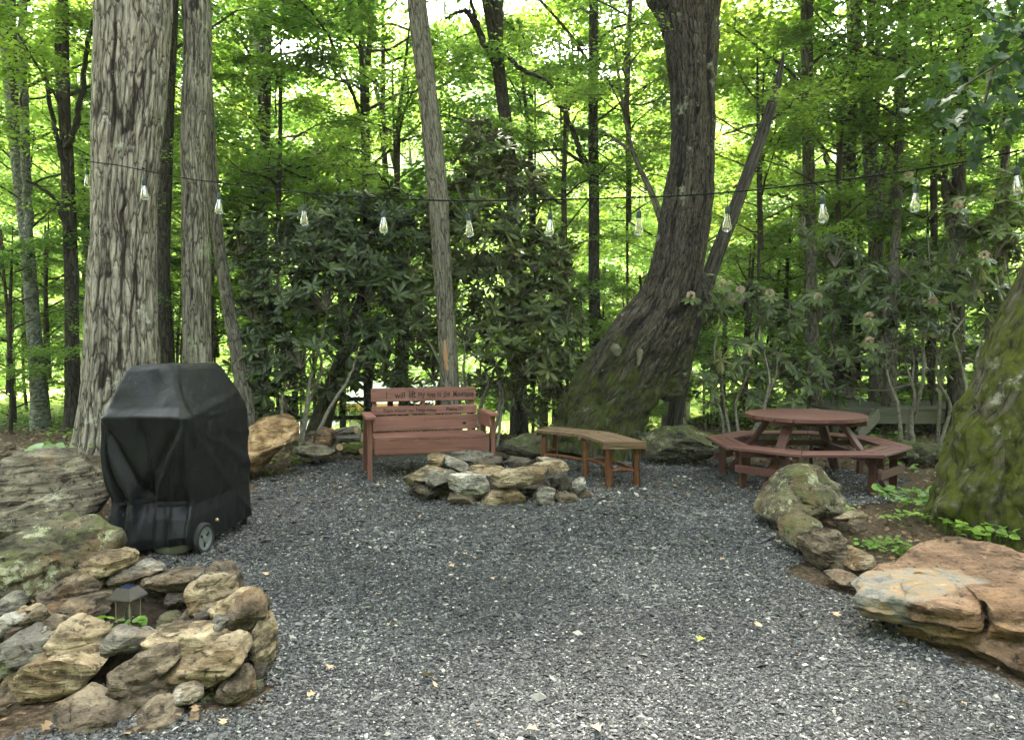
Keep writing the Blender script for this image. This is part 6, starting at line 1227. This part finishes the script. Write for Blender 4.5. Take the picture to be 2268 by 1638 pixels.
# ================================================================== BEYOND THE WOOD: house, drive, deck
def house():
    t = empty('house', (-2.6, 28, -3.1)); tag(t, 'low house with a pale roof and orange-tan eaves seen through the rhododendron gap', 'house')
    wall = plain('cream siding', (.45, .42, .36), .8, .2, var=.1, sc=3); roof = plain('pale metal roofing', (.34, .36, .35), .6, .4, var=.08, sc=2); fas = plain('orange-tan fascia', (.55, .30, .14), .7, .2, var=.1); gls, nt, b = newmat('window glass'); b.inputs['Base Color'].default_value = (.02, .03, .03, 1); b.inputs['Roughness'].default_value = .08
    board('wall', (-1.5, 2.5, 1.1), wall, t, 3.7, 5, 2.2, bev=0)
    def slope(nm, y0, y1, z0, z1, mt, x0=-3.6, x1=.7, th=.08):
        V = [(x0, y0, z0), (x1, y0, z0), (x1, y1, z1), (x0, y1, z1), (x0, y0, z0 - th), (x1, y0, z0 - th), (x1, y1, z1 - th), (x0, y1, z1 - th)]
        return link(nm, mesh_np(nm, V, np.array([[0, 1, 2, 3], [7, 6, 5, 4], [0, 4, 5, 1], [1, 5, 6, 2], [2, 6, 7, 3], [3, 7, 4, 0]])), mt, t)
    r = slope('roof', -.6, 2.5, 2.2, 2.85, roof); slope('roof', 5.6, 2.5, 2.2, 2.85, roof); 
    board('fascia', (-1.45, -.63, 2.11), fas, t, 4.3, .05, .2, bev=0); board('fascia', (-3.63, -.3, 2.17), fas, t, .05, .6, .16, bev=0)
    for x in (-2.5, -.6):
        f = board('window', (x, -.02, 1.35), roof, t, 1.0, .08, 1.0, bev=0); board('pane', (0, -.045, 0), gls, f, .84, .02, .84, bev=0)
house()
dr = []
for (x0, y0, x1, y1) in ((-16, 34, -8.5, 45),):
    n = 30; P = np.array([[x0 + (x1 - x0) * i / n, y, 0] for y in np.linspace(y0, y1, 6) for i in range(n + 1)]); P[:, 2] = hgt(P[:, 0], P[:, 1]) + .02
    tag(link('road', mesh_np('road', P, grid_faces(n + 1, 6, False), True), plain('pale concrete drive', (.42, .43, .45), .9, .2, var=.1, sc=2)), kind='structure')
def deck():
    t = empty('deck', (6.55, 12.6, 0)); tag(t, 'weathered grey wooden deck with a railing behind the right rhododendrons', 'deck'); w = wood_mat('weathered grey boards', (.09, .085, .07), (.16, .15, .125), 0, (.045, .04, .03), .9, .4)
    board('platform', (0, 0, .38), w, t, 3.4, 2.0, .05); board('rim_board', (0, -1.02, .27), w, t, 3.4, .04, .17)
    for x in (-1.65, -.55, .55, 1.65):
        board('post', (x, -.96, .12), w, t, .1, .1, .24); board('railing_post', (x, .95, .85), w, t, .09, .09, .9)
    for z in (.62, .85, 1.08, 1.28): board('rail', (0, .89, z), w, t, 3.4, .03, .09)
    o = board('stair_string', (-1.3, -1.3, .2), w, t, .05, .7, .18); o.rotation_euler = (R(25), 0, R(-50))
deck()
def fence():
    t = empty('fence', (-5.2, 14.5, 0)); tag(t, 'dark wooden post and rail fence beyond the left rhododendron', 'fence'); w = wood_mat('dark fence wood', (.05, .04, .03), (.10, .08, .06), 2)
    for i in range(7):
        x = -1.6 + i * .9; z = float(hgt([-5.2 + x], [14.5])[0]); board('post', (x, 0, z + .45), w, t, .1, .1, 1.0)
    for k in (.45, .8):
        for i in range(6):
            x = -1.6 + i * .9; za = float(hgt([-5.2 + x], [14.5])[0]); zb = float(hgt([-5.2 + x + .9], [14.5])[0]); o = board('rail', (x + .45, -.06, (za + zb) / 2 + k), w, t, .92, .03, .08); o.rotation_euler = (0, -math.atan2(zb - za, .9), 0)
fence()
def haze():
    m, nt, b = newmat('haze air'); nt.nodes.remove(b); v = nd(nt, 'VolumePrincipled', {'Color': (.85, .9, .92, 1), 'Density': .0012}); nt.links.new(v.outputs[0], nt.nodes['Material Output'].inputs['Volume'])
    bm = bmesh.new(); bmesh.ops.create_cube(bm, size=1, matrix=Matrix.Translation((0, 0, 45)) @ Matrix.Diagonal((900, 900, 112, 1))); tag(bmo('haze', bm, m), kind='stuff')
haze()
